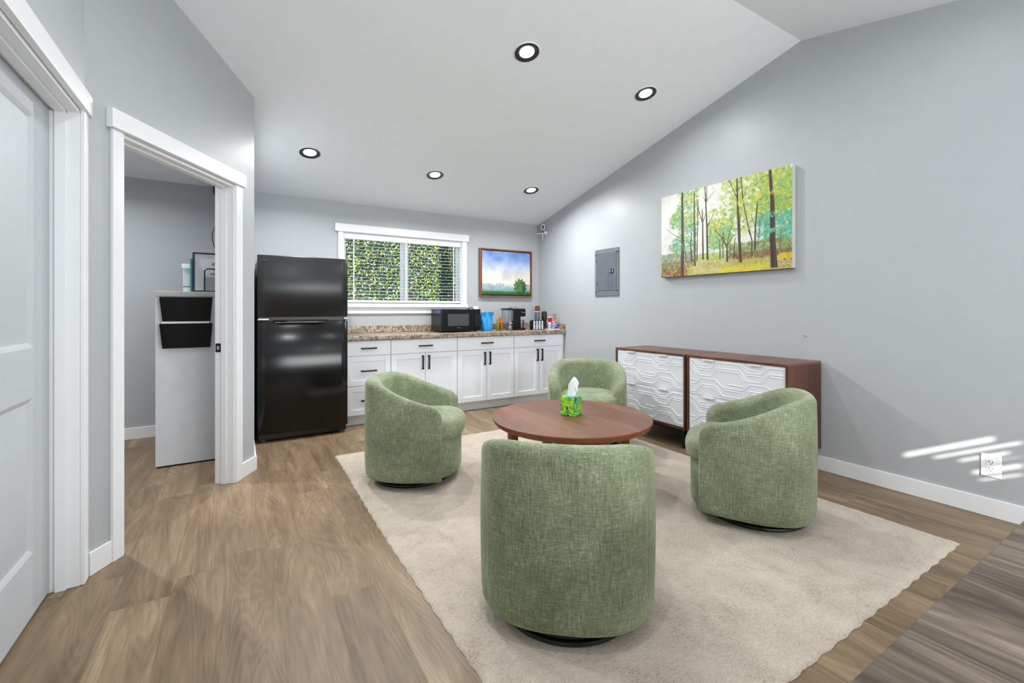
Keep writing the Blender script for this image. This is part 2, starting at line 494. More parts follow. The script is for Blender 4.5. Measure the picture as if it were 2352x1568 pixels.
for b in ((ly0, fy0, .012, D1Z - .018), (fy1, ly1, .012, D1Z - .018), (fy0, fy1, .012, .25), (fy0, fy1, .85, 1.04), (fy0, fy1, 1.94, D1Z - .018)):
    mb.box(xf - .013, xf, b[0], b[1], b[2], b[3])
for z0, z1 in ((.25, .85), (1.04, 1.94)):   # raised fields and moulding
    for k, (d, h) in enumerate(((.0, .0), (.012, -.004), (.03, -.009))): pass
    r = lambda d, x: [(x, fy0 + d, z0 + d), (x, fy1 - d, z0 + d), (x, fy1 - d, z1 - d), (x, fy0 + d, z1 - d)]
    mb.loft([r(0, xf), r(.008, xf - .003), r(.02, xf - .010), r(.03, xf - .010), r(.055, xf - .003)], cap0=False, cap1=True)
d1 = struct(mb.build('door_1', M['doorshade'], smooth=25))
# office doorway trims
mb = MB(MW2)
mb.box(S0 - .065, S0 - .004, 0, .018, 0, OZ + .004); mb.box(S1 + .006, S1 + .08, 0, .018, 0, OZ + .004)
struct(mb.build('trim_4', M['trim'], bevel=.003))
mb = MB(MW2); mb.box(S0 - .085, S1 + .10, 0, .034, OZ + .004, OZ + .094)
struct(mb.build('trim_5', M['trim'], bevel=.003))
mb = MB(MW2)
mb.box(S0 - .003, S0 + .015, -.115, .003, 0, OZ); mb.box(S1 - .006, S1 + .012, -.122, .006, 0, OZ); mb.box(S0, S1, -.115, .003, OZ - .015, OZ + .003)
mb.box(S1 - .018, S1 - .006, -.075, -.04, 0, OZ - .015); mb.box(S0 + .015, S0 + .027, -.075, -.04, 0, OZ - .015); mb.box(S0 + .015, S1 - .006, -.075, -.04, OZ - .027, OZ - .015)
mb.box(S1 - .0065, S1 + .0, -.112, -.092, 0, OZ - .015)
struct(mb.build('trim_6', M['trim'], bevel=.0025))
sp = thing('strike_plate', 'small black latch strike plate on the office door jamb', 'strike plate', (*w2pt(S1 - .006, -.098), .925), math.atan2(D2.y, D2.x))
mb = MB(); mb.box(-.0035, 0, -.018, .018, -.03, .03); mb.build('plate', M['matteblack'], sp, bevel=.001)
mb = MB(); mb.box(-.0045, -.0035, -.008, .008, -.012, .012); mb.build('latch_hole', M['chrome'], sp)
# window 1
mb = MB()
mb.box(WX0, WX1, YB - .02, YB, 2.03 + .03, 2.03 + .03) if 0 else None
for b in ((WX0 - .055, WX0, YB - .018, YB, WZ0 - .01, 2.058), (WX1, WX1 + .072, YB - .018, YB, WZ0 - .01, 2.058)): mb.box(*b)
struct(mb.build('trim_7', M['trim'], bevel=.003))
struct(box('trim_8', M['trim'], (WX0 - .09, WX1 + .096, YB - .03, YB, 2.058, 2.146), bevel=.003))
mb = MB(); mb.box(WX0 - .055, WX1 + .072, YB - .045, YB + .1, WZ0 - .045, WZ0); mb.box(WX0 - .055, WX1 + .072, YB - .02, YB, WZ0 - .118, WZ0 - .045)
struct(mb.build('trim_9', M['trim'], bevel=.003))
w1 = MB()
w1.box(WX0, WX1, YB + .001, YB + .1, WZ1 - .035, WZ1 - .0005)
w1.box(WX0 - .01, WX0 + .012, YB, YB + .1, WZ0, WZ1); w1.box(WX1 - .012, WX1 + .01, YB, YB + .1, WZ0, WZ1)
w1o = struct(w1.build('window_1', M['trim'], smooth=0))
mb = MB(); fz0, fz1 = WZ0, WZ1 - .035; fx0, fx1 = WX0 + .012, WX1 - .012
for b in ((fx0, fx1, fz0, fz0 + .03), (fx0, fx1, fz1 - .03, fz1), (fx0, fx0 + .03, fz0, fz1), (fx1 - .03, fx1, fz0, fz1)):
    mb.box(b[0], b[1], YB + .07, YB + .1, b[2], b[3])
mb.build('window_frame', M['trim'], w1o)
mb = MB(); mb.box(1.70, 1.79, YB + .06, YB + .1, fz0 + .03, fz1 - .03); mb.build('mullion', M['trim'], w1o)
mb = MB(); mb.box(fx0 + .03, 1.70, YB + .082, YB + .086, fz0 + .03, fz1 - .03); mb.box(1.79, fx1 - .03, YB + .082, YB + .086, fz0 + .03, fz1 - .03)
mb.build('glass', M['glass'], w1o, smooth=0)
# blind in window 1
bl = thing('window_blind', 'open white slatted blind hanging in the kitchen window', 'blind', (0, YB + .032, 0))
box('headrail', M['white'], (WX0 + .014, WX1 - .014, -.030, .022, 1.985, 2.052), bl, .003)
mb = MB()
nsl = 17; pitch = (1.975 - 1.30) / nsl
for i in range(nsl):
    z = 1.972 - pitch * (i + .5)
    Mx = Matrix.Translation((0, 0, z)) @ Matrix.Rotation(math.radians(4.5), 4, 'X')
    mb.M = Mx; mb.box(WX0 + .016, WX1 - .016, -.023, .023, -.0012, .0012)
mb.M = None
mb.build('slats', M['white'], bl, smooth=0)
box('bottom_rail', M['white'], (WX0 + .016, WX1 - .016, -.022, .022, 1.262, 1.29), bl, .003)
for x in (1.135, 1.745, 2.37):
    mb = MB(); mb.box(x - .006, x + .006, -.0245, -.0235, 1.28, 1.985); mb.build('ladder_tape', M['white'], bl)

# ------------------------------------------------------------------ recessed lights
lights = []
def downlight(x, y, label, energy):
    z = zc(x, y); ang = -math.atan(SL) if y > YRIDGE else math.atan(SL2)
    t = thing('recessed_light', label, 'ceiling light', (x, y, z), 0, 'recessed ceiling lights', ang)
    mb = MB(); mb.lathe([(.053, -.002), (.055, -.006), (.084, -.011), (.089, -.009), (.089, 0)], seg=40, cap0=False, cap1=False); mb.build('trim_ring', M['gloss2'], t, smooth=60)
    mb = MB(); mb.lathe([(.0885, -.008), (.0935, -.005), (.0935, .0)], seg=40, cap0=False, cap1=False); mb.build('outer_lip', M['white'], t, smooth=60)
    mb = MB(); mb.lathe([(.054, -.004), (.03, -.0045), (.001, -.005)], seg=40, cap0=False); mb.build('lens', M['led'], t, smooth=60)
    L = bpy.data.lights.new('recessed_lamp', 'AREA'); L.shape = 'DISK'; L.size = .10; L.energy = energy; L.spread = math.radians(165); L.color = (.975, .985, 1)
    lo = bpy.data.objects.new('recessed_lamp', L); COL.objects.link(lo); lo.parent = t; lo.location = (0, 0, -.013)
M['gloss2'] = plain('lamp_ring_black', (38, 40, 44), .3)
EL = 6.5
for x, y, lab in ((1.768, 2.696, 'black-rimmed recessed light nearest the camera, high above the coffee table'),
                  (2.974, 2.689, 'black-rimmed recessed light near the right wall, above the forest painting'),
                  (.561, 4.435, 'black-rimmed recessed light in the back row, above the refrigerator'),
                  (1.772, 4.46, 'black-rimmed recessed light in the back row, above the window, middle of the row'),
                  (2.979, 4.45, 'black-rimmed recessed light in the back row, nearest the room corner'),
                  (.561, 2.2, 'unseen fill light added above the frame, near the office doorway'),  # from here on: unseen fill lamps, added to even out the room light
                  (.561, .9, 'unseen fill light added behind the ridge on the left, out of the frame'),
                  (1.77, .9, 'unseen fill light added behind the ridge in the middle, out of the frame'),
                  (2.974, .9, 'unseen fill light added behind the ridge on the right, out of the frame'),
                  (1.77, -.9, 'unseen fill light added over the rear of the room, out of the frame'),
                  (-1.2, 4.2, 'unseen fill light added inside the office, out of the frame')):  # unseen lamp added to brighten the office
    downlight(x, y, lab, 40 if x < -1 else 25 if y > 4 else 8.5 if y > 2.3 else 9 if x < .6 else 2.2)

# ------------------------------------------------------------------ refrigerator
fr = thing('refrigerator', 'tall black top-freezer refrigerator against the back wall left of the counter', 'refrigerator', (.53, 4.9, 0))
box('body', M['fridge2'], (-.375, .375, -.29, .38, .025, 1.64), fr, .006)
def fdoor(z0, z1):
    mb = MB(); n = 24; rings = []
    for i in range(n + 1):
        t = -1 + 2 * i / n; x = .38 * t
        y = -.362 - .014 * (1 - t * t) + (.010 * max(0, (abs(t) - .95) / .05) ** 2)
        rings.append([(x, -.297, z0), (x, y + .006, z0), (x, y, z0 + .006), (x, y, z1 - .006), (x, y + .006, z1), (x, -.297, z1)])
    mb.loft(rings); return mb
fdoor(.075, 1.080).build('refrigerator_door', M['fridge'], fr, smooth=50)
fz = fdoor(1.118, 1.668).build('freezer_door', M['fridge2'], fr, smooth=50)
box('badge', M['darkgrey'], (-.345, -.29, -.3705, -.3665, 1.612, 1.620), fz)
def grip(z, lab):
    mb = MB(); rings = []
    for i in range(17):
        t = -1 + 2 * i / 16; x = -.03 + .225 * t; y = -.374 - .020 * (1 - t ** 4)
        rings.append([(x, -.36, z - .014), (x, y, z - .012), (x, y - .002, z + .006), (x, y + .004, z + .014), (x, -.36, z + .014)])
    mb.loft(rings); g = mb.build('handle', M['gloss'], fr, smooth=50)
    mb = MB(); mb.tube([(-.03 + .215 * (-1 + 2 * i / 12), -.379 - .020 * (1 - (-1 + 2 * i / 12) ** 4), z - .011) for i in range(13)], .0022, 6)
    mb.build('chrome_edge', M['chrome'], g)
    return g
grip(1.077, '')
box('door_gap_strip', M['black'], (-.372, .372, -.345, -.30, 1.081, 1.117), fr)
for q in ((-.378, -.29, -.366, -.33, 1.086, 1.104), (.345, .376, -.366, -.33, 1.09, 1.108)): MB().box(*q).build('hinge', M['chrome'], fr, bevel=.004)
box('base_grille', M['black'], (-.37, .37, -.335, -.3, .02, .072), fr, .003)
for x in (-.33, .33):
    mb = MB(); mb.lathe([(.018, 0), (.018, .03)], (x, -.27, 0), 12); mb.build('foot', M['grey'], fr)

# ------------------------------------------------------------------ base cabinets and countertop
def pull(parent, x, z, vertical=False, L=.138):
    mb = MB(); h = L / 2; d = .028; w = .0075
    if vertical: pts = [(x, 0, z - h), (x, -d, z - h), (x, -d, z + h), (x, 0, z + h)]
    else: pts = [(x - h, 0, z), (x - h, -d, z), (x + h, -d, z), (x + h, 0, z)]
    if vertical:
        mb.box(x - w, x + w, -d - w, -d + w, z - h - w, z + h + w); mb.box(x - w, x + w, -d, 0, z - h - w, z - h + w); mb.box(x - w, x + w, -d, 0, z + h - w, z + h + w)
    else:
        mb.box(x - h - w, x + h + w, -d - w, -d + w, z - w, z + w); mb.box(x - h - w, x - h + w, -d, 0, z - w, z + w); mb.box(x + h - w, x + h + w, -d, 0, z - w, z + w)
    return mb.build('handle', M['matteblack'], parent, bevel=.0015)
def front(name, parent, x0, x1, z0, z1, shaker=True, fw=.058):
    mb = MB()
    if not shaker: mb.box(x0, x1, 0, .02, z0, z1)
    else:
        mb.box(x0, x1, .011, .02, z0, z1)
        for b in ((x0, x0 + fw, z0, z1), (x1 - fw, x1, z0, z1), (x0 + fw, x1 - fw, z0, z0 + fw), (x0 + fw, x1 - fw, z1 - fw, z1)):
            mb.box(b[0], b[1], 0, .0115, b[2], b[3])
    return mb.build(name, M['cab'], parent, bevel=.0018)
def cabinet(x0, x1, label, drawers=False, filler=0):
    c = thing('base_cabinet', label, 'cabinet', ((x0 + x1) / 2, 4.72, 0), 0, 'white base cabinets under the countertop')
    h = (x1 - x0) / 2; g = .003
    mb = MB(); mb.box(-h + .0005, h - .0005 + filler, .021, .585, .105, .862); mb.build('carcass', M['cab'], c)
    box('toe_kick', M['cab'], (-h + .001, h - .001 + filler, .075, .09, 0, .105), c)
    if drawers:
        for z0, z1, sh in ((.712, .860, False), (.405, .706, True), (.108, .399, True)):
            d = front('drawer', c, -h + g, h - g, z0, z1, sh, .055)
            pull(d, 0, (z0 + z1) / 2 + .0)
    else:
        d = front('drawer', c, -h + g, h - g, .712, .860, False); pull(d, 0, .788)
        for s in (-1, 1):
            d = front('door', c, *( (-h + g, -g) if s < 0 else (g, h - g)), .108, .706)
            pull(d, s * .035, .607, True)
    return c
cabinet(.925, 1.382, 'white three-drawer base cabinet right beside the refrigerator', True)
cabinet(1.383, 2.146, 'white base cabinet with one drawer and two doors, partly behind the left green chair')
cabinet(2.147, 2.909, 'white base cabinet with two fully visible doors, third from the refrigerator')
cabinet(2.910, 3.655, 'white base cabinet with one drawer and two doors, in the room corner', filler=.033)
ct = thing('countertop', 'brown speckled laminate countertop with backsplash over the white cabinets', 'countertop', (0, 0, 0))
box('worktop', M['granite'], (.925, XR - .001, 4.685, YB - .001, .866, .914), ct, .006)
box('backsplash', M['granite'], (.925, XR - .001, YB - .021, YB - .001, .9145, .995), ct, .004)
box('side_splash', M['granite'], (XR - .021, XR - .001, 4.70, YB - .022, .9145, .995), ct, .004)

CT = .9145
# microwave
mw = thing('microwave', 'black countertop microwave beneath the window corner', 'microwave', (2.262, 5.02, CT))
box('body', M['gloss'], (-.25, .25, -.15, .17, .012, .272), mw, .006)
dr = box('door', M['gloss'], (-.25, .165, -.17, -.151, .016, .270), mw, .004)
box('door_window', M['screen'], (-.175, .095, -.1715, -.1695, .075, .215), dr, .001)
box('badge', M['chrome'], (-.06, -.015, -.1717, -.1697, .052, .056), dr)
cp = box('control_panel', M['gloss'], (.168, .25, -.17, -.151, .016, .270), mw, .004)
mb = MB()
for i in range(3):
    for j in range(6): mb.box(.183 + i * .02, .196 + i * .02, -.1712, -.170, .07 + j * .024, .084 + j * .024)
mb.build('button_pad', plain('keypad', (34, 35, 37), .4), cp)
box('energy_sticker', M['bluegloss'], (-.2515, -.2502, -.13, -.0, .225, .262), mw)
mb = MB()
for i in range(5):
    for j in range(3): mb.box(-.2513, -.2502, -.11 + i * .02, -.10 + i * .02, .07 + j * .02, .078 + j * .02)
mb.build('side_vent', M['darkgrey'], mw)
for x in (-.2, .2):
    for y in (-.12, .14):
        mb = MB(); mb.lathe([(.012, 0), (.012, .012)], (x, y, 0), 10); mb.build('foot', M['black'], mw)
cd = MB().tube([(2.49, 5.195, 1.15), (2.52, 5.20, 1.195), (2.57, 5.21, 1.205), (2.625, 5.22, 1.175), (2.655, 5.25, 1.12), (2.66, 5.29, 1.08)], .0055, 8).build('power_cord', M['black'])
tag(cd, 'black power cord arching from behind the microwave', 'power cord')
ol = thing('wall_outlet', 'white wall outlet half hidden behind the microwave', 'outlet', (2.68, YB, 1.165))
box('cover_plate', M['white'], (-.036, .036, -.006, 0, -.057, .057), ol, .002)
box('receptacle', M['white'], (-.017, .017, -.008, -.006, -.034, .034), ol, .001)
# blue bag
bg = MB(); rings = []
for k, (z, w, d) in enumerate(((0, .066, .045), (.03, .072, .05), (.10, .078, .05), (.15, .084, .045), (.175, .082, .04), (.20, .095, .045), (.232, .108, .05))):
    rings.append([((w * math.copysign(abs(math.cos(a)) ** .6, math.cos(a))) + .006 * (k > 4) * math.sin(a * 5), d * math.copysign(abs(math.sin(a)) ** .7, math.sin(a)) + .004 * math.sin(a * 7 + k), z + (.006 * math.sin(a * 3) if k > 4 else 0)) for a in [2 * PI * i / 40 for i in range(40)]])
bg.loft(rings, cap1=False)
rings2 = [[(p[0] * .93, p[1] * .9, p[2] - .001) for p in r] for r in rings[::-1][:4]]
bg.loft([rings[-1]] + rings2, cap0=False, cap1=True)
b = bg.build('paper_bag', M['bag'], smooth=70); b.location = (2.66, 4.98, CT); tag(b, 'bright blue plastic bag standing open right of the microwave', 'bag')
# green bottle
b = thing('oil_bottle', 'small dark olive-green bottle beside the blue bag', 'bottle', (2.795, 4.93, CT))
MB().lathe([(.020, 0), (.022, .004), (.022, .085), (.019, .1), (.009, .115), (.009, .13)], seg=20).build('glass_body', M['greenglass'], b, smooth=50)
MB().lathe([(.0115, .128), (.0115, .142)], seg=16).build('cap', M['greenglass'], b)
# stirrer cup
c = thing('stirrer_cup', 'amber cup full of orange stir sticks', 'cup', (2.868, 4.97, CT))
MB().lathe([(.026, 0), (.034, .098), (.0325, .098), (.025, .006)], seg=24).build('cup', M['amber'], c, smooth=50)
mb = MB()
for i in range(22):
    a = random.uniform(0, 2 * PI); r = random.uniform(0, .02); r2 = r + random.uniform(.008, .03)
    mb.tube([(r * math.cos(a), r * math.sin(a), .01), (r2 * math.cos(a), r2 * math.sin(a), random.uniform(.145, .178))], .003, 5)
st = mb.build('stir_sticks', M['stick'], c); st['kind'] = 'stuff'
# lidded glass
c = thing('glass_jar', 'clear lidded jar of small packets beside the stir sticks', 'jar', (2.955, 4.90, CT))
MB().lathe([(.034, 0), (.036, .01), (.036, .085), (.034, .09)], seg=24, cap1=False).build('glass_body', M['plastic'], c, smooth=50)
MB().lathe([(.037, .09), (.037, .102), (.034, .104)], seg=24).build('lid', M['chrome'], c, smooth=40)
mb = MB()
for i in range(9):
    a = random.uniform(0, 6.28); r = random.uniform(0, .018); x, y = r * math.cos(a), r * math.sin(a); z = .004 + .008 * i
    mb.box(x - .011, x + .011, y - .009, y + .009, z, z + .006)
mb.build('contents', M['pale'], c)
# coffee maker (seen from its side: tank on the left, brew head to the right)
c = thing('coffee_maker', 'black single-serve coffee maker with clear water tank at its left', 'coffee maker', (3.07, 5.0, CT))
box('base', M['gloss'], (-.07, .15, -.065, .065, 0, .022), c, .006)
box('body', M['gloss'], (-.05, .075, -.065, .065, .022, .275), c, .012)
box('brew_head', M['gloss'], (.0755, .155, -.06, .06, .175, .275), c, .012)
box('top_cover', M['chrome'], (-.045, .155, -.058, .058, .2755, .298), c, .006)
box('drip_tray', M['darkgrey'], (.085, .15, -.05, .05, .0225, .032), c, .003)
box('lettering', M['grey'], (.10, .14, -.0612, -.0602, .225, .231), c)
mb = MB()
for z0, z1 in ((.02, .262),):
    mb.box(-.15, -.055, -.055, .055, z0, z1)
mb.build('water_tank', M['plastic'], c, bevel=.01)
box('tank_lid', M['black'], (-.155, -.052, -.058, .058, .263, .282), c, .004)
mb = MB(); mb.tube([(-.062, -.066, .26), (-.06, -.072, .24), (-.06, -.072, .12)], .004, 6); mb.build('tank_handle', M['chrome'], c)
# pods in clear cup beside it
g = 'coffee pods in the rack'
rk = thing('pod_rack', 'small black rack of white sachets in front of the cup dispenser', 'rack', (3.385, 4.92, CT))
mb = MB(); mb.box(-.085, .085, -.04, .04, 0, .004); mb.box(-.085, .085, .037, .04, .004, .12)
for x in (-.0845, -.0425, 0, .0425, .0845): mb.box(x - .0015, x + .0015, -.04, .037, .004, .125)
mb.build('frame', M['black'], rk)
for k in range(4):
    s = box('sachet_stack', M['pale'], (-.017, .017, -.030, .034, .0, .112), None, .003)
    s.location = (3.385 - .0635 + .0425 * k, 4.917, CT + .0045)
    tag(s, ['white sachet stack in the rack, nearest the coffee maker', 'white sachet stack in the rack, second from the coffee maker', 'white sachet stack in the rack, second from the black tumbler', 'white sachet stack in the rack, nearest the black tumbler'][k], 'sachets', 'sachet stacks in the rack')
# clear mug between
c = thing('water_glass', 'clear drinking glass between the coffee maker and the sachet rack', 'glass', (3.262, 5.10, CT))
MB().lathe([(.03, 0), (.034, .13), (.032, .13), (.028, .005)], seg=20).build('glass_body', M['plastic'], c, smooth=50)
# cup dispenser with brown cups
c = thing('cup_dispenser', 'tall clear cup tower topped by an upturned brown paper cup', 'cups', (3.545, 5.14, CT))
MB().lathe([(.045, 0), (.045, .01), (.034, .012), (.037, .235), (.035, .235), (.032, .014)], seg=24).build('tube', M['plastic'], c, smooth=50)
MB().lathe([(.038, .237), (.0395, .24), (.029, .318), (.026, .318)], seg=24).build('paper_cup', M['browncup'], c, smooth=50)
MB().lathe([(.0395, .232), (.041, .235), (.041, .241), (.039, .243)], seg=24).build('cup_rim', M['offwhite'], c, smooth=50)
# tray, tumbler, creamer, jar of packets
t = MB(); t.box(-.075, .075, -.12, .12, 0, .006); t.box(-.075, .075, -.12, -.114, .006, .012); t.box(-.075, .075, .114, .12, .006, .012); t.box(-.075, -.069, -.114, .114, .006, .012); t.box(.069, .075, -.114, .114, .006, .012)
t = t.build('serving_tray', M['white'], bevel=.002); t.location = (3.583, 4.90, CT); tag(t, 'low white tray at the corner end of the counter', 'tray')
TZ = CT + .0065
c = thing('tumbler', 'tall black lidded tumbler on the white tray', 'tumbler', (3.535, 4.965, TZ))
MB().lathe([(.032, 0), (.034, .004), (.034, .13), (.036, .133)], seg=24).build('cup', M['thermo'], c, smooth=50)
MB().lathe([(.0385, .1335), (.039, .14), (.038, .215), (.030, .232), (.015, .236)], seg=24).build('lid', M['black'], c, smooth=60)
c = thing('packet_bag', 'pale bag of sugar packets on the tray beneath the red tub', 'packets', (3.60, 4.925, TZ))
MB().loft([[(w * math.copysign(abs(math.cos(a)) ** .7, math.cos(a)), w * .8 * math.sin(a), z) for a in [2 * PI * i / 20 for i in range(20)]] for z, w in ((0, .022), (.004, .026), (.05, .027), (.085, .025), (.09, .02))]).build('bag', M['pale'], c, smooth=60)
c = thing('creamer_tub', 'red and white tub standing on the pale packet bag', 'tub', (3.60, 4.925, TZ + .091))
MB().lathe([(.021, 0), (.028, .058)], seg=20).build('tub', M['red'], c, smooth=50)
MB().lathe([(.030, .0585), (.030, .072)], seg=20).build('lid', M['white'], c, smooth=50)
c = thing('packet_jar', 'round jar of colourful packets with bamboo picks, next to the right wall', 'jar', (3.612, 4.835, TZ))
MB().lathe([(.030, 0), (.035, .006), (.038, .05), (.036, .095), (.030, .1)], seg=24).build('jar', M['packets'], c, smooth=50)
mb = MB()
for i in range(16):
    a = random.uniform(0, 2 * PI); r = random.uniform(0, .018); r2 = r + random.uniform(.004, .014)
    mb.tube([(r * math.cos(a), r * math.sin(a), .1005), (r2 * math.cos(a), r2 * math.sin(a), random.uniform(.165, .192))], .0024, 5)
st = mb.build('bamboo_picks', M['straw'], c); st['kind'] = 'stuff'
mb = MB()
for i in range(7):
    a = i * .9; mb.lathe([(.001, 0), (.005, .004), (.001, .009)], (.02 * math.cos(a), .02 * math.sin(a), .186), 8)
st = mb.build('pick_tips', M['bark'], c)

# ------------------------------------------------------------------ pictures
def canvas_mesh(name, img, w, h, mat, parent, y):
    """img: array rows top->bottom; plane in local XZ, facing -Y"""
    H, W, _ = img.shape
    xs = np.linspace(-w / 2, w / 2, W); zs = np.linspace(h / 2, -h / 2, H)
    X, Z = np.meshgrid(xs, zs)
    co = np.stack([X, np.full_like(X, y), Z], -1).reshape(-1, 3)
    idx = np.arange(H * W).reshape(H, W)
    F = np.stack([idx[:-1, :-1], idx[1:, :-1], idx[1:, 1:], idx[:-1, 1:]], -1).reshape(-1, 4)
    me = bpy.data.meshes.new(name)
    me.vertices.add(len(co)); me.vertices.foreach_set('co', co.ravel())
    me.loops.add(F.size); me.loops.foreach_set('vertex_index', F.ravel())
    me.polygons.add(len(F)); me.polygons.foreach_set('loop_start', np.arange(0, F.size, 4)); me.polygons.foreach_set('loop_total', np.full(len(F), 4))
    me.update()
    ca = me.color_attributes.new('Col', 'FLOAT_COLOR', 'POINT')
    c = np.clip(img / 255., 0, 1); c = np.where(c > .04045, ((c + .055) / 1.055) ** 2.4, c / 12.92)
    rgba = np.concatenate([c.reshape(-1, 3), np.ones((H * W, 1))], 1)
    ca.data.foreach_set('color', rgba.ravel().astype(np.float32))
    me.materials.append(mat)
    o = bpy.data.objects.new(name, me); COL.objects.link(o); o.parent = parent
    return o
rng = np.random.default_rng(3)
def vnoise(H, W, cell, oct=3):
    out = np.zeros((H, W)); amp = 1; tot = 0
    for o in range(oct):
        gh, gw = int(H / cell) + 3, int(W / cell) + 3
        g = rng.random((gh, gw)); yy = np.arange(H) / cell; xx = np.arange(W) / cell
        yi = yy.astype(int); xi = xx.astype(int); fy = (yy - yi)[:, None]; fx = (xx - xi)[None]
        fy = fy * fy * (3 - 2 * fy); fx = fx * fx * (3 - 2 * fx)
        a = g[yi][:, xi]; b = g[yi][:, xi + 1]; c = g[yi + 1][:, xi]; d = g[yi + 1][:, xi + 1]
        out += amp * ((a * (1 - fx) + b * fx) * (1 - fy) + (c * (1 - fx) + d * fx) * fy); tot += amp; amp *= .5; cell = max(1.01, cell / 2)
    return out / tot
def dabs(img, n, xr, yr, size, pal, alpha=.8, elong=1.0, inside=None):
    H, W, _ = img.shape
    for _ in range(int(n * 2.3)):
        x = rng.uniform(*xr) * W; y = rng.uniform(*yr) * H
        if inside is not None and not inside(x / W, y / H): continue
        r = rng.uniform(*size) * W * .62; c = np.array(pal[rng.integers(len(pal))], float) + rng.normal(0, 8)
        a = rng.uniform(0, PI); e = rng.uniform(.45, 1) * elong
        R = int(r * max(1, e)) + 1
        x0, x1, y0, y1 = max(0, int(x) - R), min(W, int(x) + R + 1), max(0, int(y) - R), min(H, int(y) + R + 1)
        if x1 <= x0 or y1 <= y0: continue
        yy, xx = np.mgrid[y0:y1, x0:x1]; dx, dy = xx - x, yy - y
        u = dx * math.cos(a) + dy * math.sin(a); v = -dx * math.sin(a) + dy * math.cos(a)
        mk = np.clip(1.3 - np.sqrt((u / r) ** 2 + (v / (r * e)) ** 2) * 1.3, 0, 1) ** .5 * alpha
        img[y0:y1, x0:x1] = img[y0:y1, x0:x1] * (1 - mk[..., None]) + c * mk[..., None]
def stroke(img, pts, w0, w1, c, alpha=.95):
    H, W, _ = img.shape; n = len(pts) - 1
    for k in range(n):
        (xa, ya), (xb, yb) = pts[k], pts[k + 1]
        L = max(2, int(math.hypot((xb - xa) * W, (yb - ya) * H) * 1.5))
        for i in range(L):
            t = i / L; T = (k + t) / n
            x = (xa + (xb - xa) * t) * W; y = (ya + (yb - ya) * t) * H; r = (w0 + (w1 - w0) * T) * W / 2
            r *= rng.uniform(.93, 1.07)
            x0, x1 = int(math.floor(x - r - 1)), int(math.ceil(x + r + 2)); yi = int(y)
            if not 0 <= yi < H: continue
            for xi in range(max(0, x0), min(W, x1)):
                a = min(1, max(0, r + .5 - abs(xi - x))) * alpha
                cc = np.array(c, float) + (18 if xi < x - r * .3 else 0) + rng.normal(0, 9)
                img[yi, xi] = img[yi, xi] * (1 - a) + cc * a
